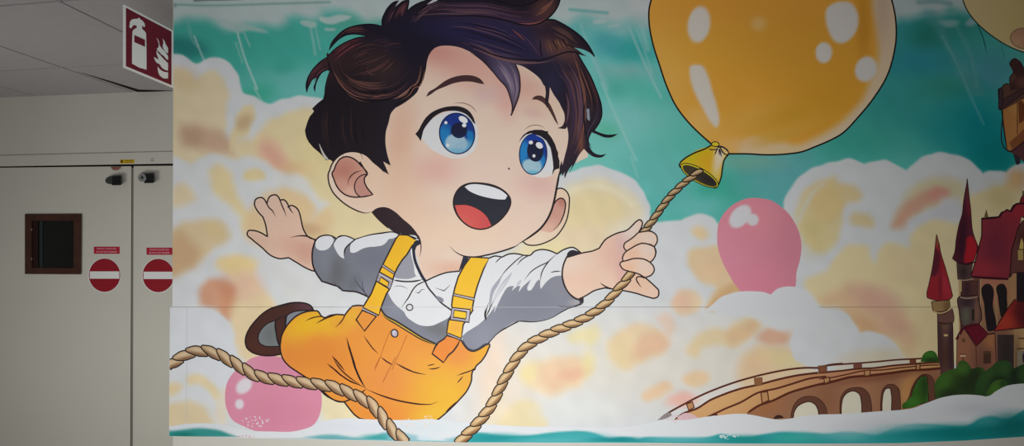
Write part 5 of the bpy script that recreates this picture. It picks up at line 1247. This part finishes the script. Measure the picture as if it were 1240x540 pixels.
xl, xr = -6.2, 1.2
Bld().put(prism([(xl, fw(xl), 0), (xr, fw(xr), 0), (xr, fw(xr), CEIL + .3), (xl, fw(xl), CEIL + .3)],
                [(xl, fw(xl) + .15, 0), (xr, fw(xr) + .15, 0), (xr, fw(xr) + .15, CEIL + .3), (xl, fw(xl) + .15, CEIL + .3)])).make('wall_left', M_far, kind='structure')
Bld().box(-6.2, 2.9, -3.6, 2.4, -0.1, 0.0).make('floor', M_floor, kind='structure')
# side walls and the wall behind the camera, so the light bounces as in a corridor
Bld().box(-6.35, -6.2, -3.6, 2.4, 0, CEIL + .3).make('wall_side', M_far, kind='structure')
Bld().box(2.9, 3.05, -3.6, 0.16, 0, CEIL).make('wall_right', M_far, kind='structure')

# ceiling of square tiles with narrow joints
def CP(px, py, z=CEIL):
    d = FPX * (z - EYE) / (270 - py)
    return ((px - 620) / FPX * d, d - CAMD)
tile = 0.845
xs = [-2.02 + tile * i for i in range(-5, 7)]
ys = [0.279 + 0.82 * i for i in range(-5, 5)]
def sh(x, y): return max(-3.6, y - 0.15 * (x + 2.33))
cb = Bld(); gap = 0.007
for i in range(len(xs) - 1):
    for j in range(len(ys) - 1):
        z = CEIL
        x0, x1, y0, y1 = xs[i] + gap, xs[i + 1] - gap, ys[j] + gap, ys[j + 1] - gap
        if x1 > 2.9: x1 = 2.89
        if x0 > 2.85: continue
        if sh(x0, y1) <= -3.59: continue
        q = [(x0, sh(x0, y0)), (x1, sh(x1, y0)), (x1, sh(x1, y1)), (x0, sh(x0, y1))]
        cb.put(prism([(a, b, z) for a, b in q], [(a, b, z + 0.02) for a, b in q]))
ce = cb.make('ceiling', M_ceil, kind='structure')
mesh_obj('trim_1', [(-6.2, -3.6, CEIL + .012), (2.9, -3.6, CEIL + .012), (2.9, 2.4, CEIL + .012), (-6.2, 2.4, CEIL + .012)], [(0, 1, 2, 3)], M_grid, kind='structure')
# the open joint beside the corner, where one tile has dropped away from its runner
g0 = CP(88, 84.5); g1 = CP(167, 110.5); g2 = CP(174, 110.5); g3 = CP(104, 88.5)
g4 = CP(207, 110.2); g5 = CP(207, 109)
zc = CEIL - 0.0015
mesh_obj('trim_2', [(*CP(94, 86.5), zc), (*CP(132, 97.5), zc), (*CP(168, 108.3), zc), (*CP(209, 109.6), zc), (*CP(209, 110.4), zc), (*CP(167, 111.2), zc), (*CP(130, 98.6), zc)], [tuple(range(7))], M_gap, kind='structure')

# lintel board above the doors
lin_q = [(-60, 188.5), (212, 182.8), (212, 197.5), (-60, 202.5)]
Bld().put(slab([(-330, 196), (212, 183.2), (212, 198.0), (-330, 207)], 0.0, 0.014)).make('trim_3', M_far, kind='structure', bevel=.003)
# shadow gap behind the door heads
Bld().put(slab([(-330, 205), (230, 196.0), (230, 559), (-330, 519)], -0.01, 0.002)).make('trim_4', M_gap, kind='structure')

Bld().put(slab([(157, 203.5), (164, 203.3), (163, 555), (156, 555)], .0021, 0.022)).make('trim_6', mat('door_gap_shade', (128, 126, 116), .8, .1), kind='structure')  # strip added in the leaf gap, its grey stands for soft shade
def door(name, quad, out, label):
    o = Bld().put(slab(quad, 0.003, out)).make(name, M_door, kind='structure', bevel=.002)
    o['label'] = label
    return o
d1 = door('door_1', [(-300, 206.4), (159.2, 201.2), (157.6, 555.5), (-300, 522)], .03, 'wide pale grey fire door leaf with a dark wood framed window')
d2 = door('door_2', [(161.8, 201.0), (330, 199.4), (330, 567), (160.8, 556)], .03, 'narrow pale grey fire door leaf beside the mural')

# window in the wide leaf
def frame_bars(outer, inner, o0, o1):
    b = Bld()
    n = 4
    for i in range(4):
        j = (i + 1) % 4
        b.put(slab([outer[i], outer[j], inner[j], inner[i]], o0, o1))
    return b
wo = [(30, 259.3), (98.6, 259.0), (98.0, 332.2), (30, 331.8)]
wi = [(38.5, 267.2), (89.2, 267.4), (89.0, 324.4), (38.5, 324.2)]
vf = frame_bars(wo, wi, .0305, .046).make('window_frame', M_frame, d1, bevel=.002)
gl = Bld().put(slab([(37, 266), (91, 266), (90, 326), (37, 326)], .0302, .034)).make('window_pane', M_glass, d1)
# inner left rebate seen through the glass, with two screw heads
Bld().put(slab([(38.5, 267.2), (46.0, 267.2), (46.0, 324.2), (38.5, 324.2)], .0345, .037)).make('glazing_bead', mat('bead_wood', (46, 26, 22), .6, .2), vf)
Bld().put(slab([(48.6, 267.4), (51.4, 267.4), (51.4, 324.2), (48.6, 324.2)], .0345, .036)).make('glazing_bead', mat('bead_grey', (44, 54, 58), .5, .3), vf)
def disc(cx, cy, r, o0, o1, n=28, ry=None):
    ry = ry or r
    ring = [(cx + r * math.cos(2*math.pi*i/n), cy + ry * math.sin(2*math.pi*i/n)) for i in range(n)]
    return slab(ring, o0, o1)
for yy in (278, 313.5):
    Bld().put(disc(38.2, yy, 1.0, .046, .0475, 12)).make('screw_head', mat('screw', (150, 120, 116), .4, .5), vf)

# magnetic door holders on the leaves
def tilted_box(quad, o0, o1): return slab(quad, o0, o1)
h = Bld().put(slab([(135.5, 213.2), (146.6, 212.8), (146.6, 224.2), (135.5, 224.4)], .031, .085)).make('door_holder', M_black, d1, bevel=.004)
Bld().put(slab([(136.5, 214.0), (127.5+4, 214.2), (128.2, 216), (127.3, 218.4), (128.0, 221), (131, 222.6), (136.5, 223.4)], .045, .08)).make('door_holder_arm', M_dgrey, h, bevel=.003)
h2 = Bld().put(slab([(174.5, 210.4), (186.2, 210.0), (186.2, 221.6), (174.5, 221.8)], .031, .085)).make('door_holder', M_black, d2, bevel=.004)
Bld().put(disc(172.0, 215.0, 5.0, .05, .09)).make('holder_magnet', M_metal, h2, bevel=.003)
Bld().put(disc(171.8, 215.0, 1.7, .0905, .094)).make('holder_screw', M_dgrey, h2)
Bld().put(slab([(134, 202.3), (146, 202.1), (143.5, 205.6), (140, 206.2), (136.5, 205.6)], .031, .045)).make('door_stop', M_brownred, d1)
# small vent slits in the lintel
for yy in (192.0, 194.4):
    Bld().put(slab([(182.5, yy), (186, yy - .05), (186, yy + .55), (182.5, yy + .6)], .0145, .0152)).make('trim_5', M_dgrey, kind='structure')

# yellow label on the lintel
ye = empty('safety_label', FW(154, 199, .0145))
tag(ye, 'small yellow safety label on the board above the door gap', 'label')
def local(o, e):
    o.parent = e; o.matrix_parent_inverse = Matrix.Translation(e.location).inverted(); return o
local(Bld().put(slab([(145.2, 193.3), (162.6, 193.0), (162.6, 197.6), (145.2, 198.0)], .0145, .0155)).make('label_sheet', M_yellow), ye)
lk = Bld()
lk.put(slab([(146.2, 193.9), (149.0, 193.8), (149.0, 197.0), (146.2, 197.1)], .0157, .016))
lk.put(slab([(151.0, 194.0), (161.6, 193.8), (161.6, 194.5), (151.0, 194.7)], .0157, .016))
lk.put(slab([(151.0, 196.0), (161.6, 195.8), (161.6, 196.5), (151.0, 196.7)], .0157, .016))
local(lk.make('printed_marks', M_olive), ye)

# text laid on the far wall plane
def text(name, body, cx, cy, hpx, m, out, parent, wpx=None):
    cu = bpy.data.curves.new(name, 'FONT'); cu.body = body
    cu.align_x = 'CENTER'; cu.align_y = 'CENTER'; cu.size = 1
    cu.extrude = 0.0; cu.offset = 0.012
    tmp = bpy.data.objects.new(name + '_t', cu); col.objects.link(tmp)
    bpy.context.view_layer.update()
    me = bpy.data.meshes.new_from_object(tmp.evaluated_get(bpy.context.evaluated_depsgraph_get()))
    col.objects.unlink(tmp); bpy.data.objects.remove(tmp)
    vs = np.array([v.co[:] for v in me.vertices])
    mn, mx_ = vs.min(0), vs.max(0)
    ctr = (mn + mx_) / 2
    ky = hpx / (mx_[1] - mn[1]); kx = (wpx / (mx_[0] - mn[0])) if wpx else ky
    for v in me.vertices:
        p = FW(cx + (v.co.x - ctr[0]) * kx, cy - (v.co.y - ctr[1]) * ky, out)
        v.co = p
    me.materials.append(m)
    me.name = name
    o = bpy.data.objects.new(name, me); col.objects.link(o)
    return local(o, parent)

def no_entry(cx, cy, label, ncx, ncy, nlabel):
    e = empty('no_entry_sign', FW(cx, cy + 21, .0305)); tag(e, label, 'sign', 'no entry signs on the doors')
    local(Bld().put(disc(cx, cy, 19.9, .0305, .0316, 64, 21.0)).make('sign_border', M_signwhite), e)
    local(Bld().put(disc(cx, cy, 19.0, .0316, .0322, 64, 20.2)).make('sign_disc', M_signred), e)
    local(Bld().put(slab([(cx - 17.9, cy - 4.6), (cx + 17.9, cy - 4.6), (cx + 17.9, cy + 4.2), (cx - 17.9, cy + 4.2)], .0322, .0328)).make('white_bar', M_signwhite), e)
    e = empty('door_notice', FW(ncx, ncy + 4, .0305)); tag(e, nlabel, 'sign', 'red notices on the doors')
    local(Bld().put(slab([(ncx - 15.6, ncy - 4.3), (ncx + 15.6, ncy - 4.3), (ncx + 15.6, ncy + 4.3), (ncx - 15.6, ncy + 4.3)], .0305, .0315)).make('notice_plate', mat('notice_red', (176, 32, 58), .45, .3)), e)
    pk = mat('notice_lettering', (226, 170, 178), .5, .3)
    text('lettering', 'PORTE COUPE FEU', ncx, ncy - 1.8, 2.0, pk, .0318, e, 23.5)
    text('lettering', 'NE PAS ENCOMBRER', ncx, ncy + 1.9, 2.0, pk, .0318, e, 25.5)
no_entry(126.6, 333.2, 'round red no entry sign on the wide door leaf next to its window',
         129.2, 303.0, 'small red lettered notice on the wide door leaf')
no_entry(191.6, 333.6, 'round red no entry sign on the narrow door leaf, partly behind the mural corner',
         193.0, 304.2, 'small red lettered notice on the narrow door leaf against the mural corner')

# ---------------------------------------------------------------- fire extinguisher flag sign
SXR = (210.2 - 620) * S
e = empty('fire_extinguisher_sign', (SXR, 0.0, EYE + (270 - 104) * S))
tag(e, 'wine red fire extinguisher sign standing out from the mural corner under the ceiling', 'sign')
# sign plate lies in the plane X = const; local u: 0 at wall, 1 at the free edge
ZT = EYE + (270 - 37.3) * S; ZB = EYE + (270 - 106.6) * S
ILD = 0.18
def SG(u, v, off=0.0):
    """u 0..1 from free edge (left in view) to wall, v 0..1 top to bottom"""
    y = -ILD * (1 - u) - 0.004
    x = SXR + off - 0.054 * (1 - u)
    return (x, y, ZT + (ZB - ZT) * v + 0.024 * (1 - u))
def sg(poly, o0, o1): return prism([SG(u, v, o0) for u, v in poly], [SG(u, v, o1) for u, v in poly])
plate = Bld().put(sg([(0, 0), (1, 0), (1, 1), (0, 1)], -.004, 0)).make('sign_plate', M_signwhite)
local(plate, e)
red = Bld().put(sg([(.035, .035), (.965, .035), (.965, .965), (.035, .965)], 0, .0008)).make('red_field', M_signwine)
local(red, e)
fl = Bld().put(prism([(SXR - .004, -.004, ZT), (SXR + .001, -.004, ZT), (SXR + .001, -.004, ZB), (SXR - .004, -.004, ZB)], [(SXR - .004, 0, ZT), (SXR + .001, 0, ZT), (SXR + .001, 0, ZB), (SXR - .004, 0, ZB)])).make('fixing_flange', M_signwhite)
local(fl, e)
# pictogram, measured on the unfolded sign
def sgpoly(paths, name):
    b = Bld()
    for s in paths:
        pts = smooth(P(s), True, .02)
        r = delaunay_2d_cdt([Vector(p) for p in pts], [], [list(range(len(pts)))], 1, 1e-6)
        v = [SG(p[0], p[1], .0012) for p in r[0]]
        b.put((v, [tuple(f) for f in r[2]]))
    return local(b.make(name, M_signwhite), e)
def px2uv(x, y):      # photograph pixel -> sign u,v
    k = (SXR) * FPX
    # X fixed (small flare ignored): px-620 = SX/d*FPX
    t = 0.5
    for _ in range(40):
        X, Yw, _z = SG(t, 0); d = CAMD + Yw
        f = 620 + X / d * FPX - x
        X2, Y2, _z = SG(t + 1e-3, 0); d2 = CAMD + Y2
        g = (620 + X2 / d2 * FPX - x - f) / 1e-3
        t -= f / g
    X, Yw, _z = SG(t, 0); d = CAMD + Yw
    z = EYE + (270 - y) / FPX * d
    return t, (z - ZT - 0.024 * (1 - t)) / (ZB - ZT)
def pict(s):          # path in crop coordinates (144,0 x4.905)
    return ' '.join('%.4f,%.4f%s' % (*px2uv(144 + x / 4.905, y / 4.905), 'c' if c else '') for x, y, c in P(s))
sgpoly([pict('78,190c 82,180 92,172 104,165c 104,152c 98,152 90,148 82,152 76,162c 66,168 60,160 62,148 64,130 76,116 96,112c 108,112c 112,108 122,108 124,114c 134,120 150,140 154,158c 146,160 140,154 136,150c 136,172c 150,184 158,196 160,214c 162,300c 162,414c 120,402c 76,378c 76,280c')], 'extinguisher_symbol')
local(Bld().put(prism([SG(*px2uv(144 + x / 4.905, y / 4.905), .0014) for x, y in [(89, 208), (152, 236), (152, 278), (89, 250)]],
                      [SG(*px2uv(144 + x / 4.905, y / 4.905), .0020) for x, y in [(89, 208), (152, 236), (152, 278), (89, 250)]])).make('symbol_label', M_signwine), e)
sgpoly([pict('220,222c 236,246 240,268 250,284 270,304 288,330c 290,330c 290,358c 276,346 262,330 250,322 238,308 226,296 224,288c 232,282 234,258'),
        pict('258,228c 270,246 276,262 290,284c 290,318c 276,308 264,292 258,276 262,256'),
        pict('224,296c 230,312 246,330 264,350 290,376c 290,420c 272,414 252,400 240,382 222,372 210,352 206,338c 216,344 226,350 234,352c 228,336 222,318'),
        pict('228,394c 240,410 260,424 290,430c 290,466c 262,464 238,444 230,420')], 'flame_symbol')

# ---------------------------------------------------------------- camera and light
cam = bpy.data.cameras.new('camera')
cam.sensor_fit = 'HORIZONTAL'; cam.sensor_width = 36; cam.lens = FPX / 1240 * 36
co = bpy.data.objects.new('camera', cam); col.objects.link(co)
co.location = (0, -CAMD, EYE); co.rotation_euler = (math.pi / 2, 0, 0)
bpy.context.scene.camera = co

def area(name, loc, aim, sx, sy, power, colr=(1, 1, 1), spread=180):
    l = bpy.data.lights.new(name, 'AREA'); l.shape = 'RECTANGLE'; l.size = sx; l.size_y = sy
    l.energy = power; l.color = colr; l.spread = math.radians(spread)
    o = bpy.data.objects.new(name, l); col.objects.link(o)
    o.location = loc
    o.rotation_euler = (Vector(aim) - Vector(loc)).to_track_quat('-Z', 'Y').to_euler()
    return o
area('added_mural_light', (-0.15, -2.55, 1.03), (-0.15, 0, 1.07), 1.2, 0.4, 33, (1.0, .99, .97), 132)  # added unseen light, set low so the mural dims towards its edges
area('added_corridor_light', (-2.8, -0.6, 0.8), (-3.3, 1.8, 1.0), 1.2, 0.5, 18, (1.0, .99, .96))  # added light out of view, brightens the doors and end wall

w = bpy.data.worlds.new('world'); bpy.context.scene.world = w
w.use_nodes = True
w.node_tree.nodes['Background'].inputs[0].default_value = (.92, .96, 1, 1)
w.node_tree.nodes['Background'].inputs[1].default_value = 0.05
vs = bpy.context.scene.view_settings
vs.view_transform = 'Standard'; vs.look = 'None'; vs.gamma = 1; vs.use_curve_mapping = False
vs.exposure = 0.0
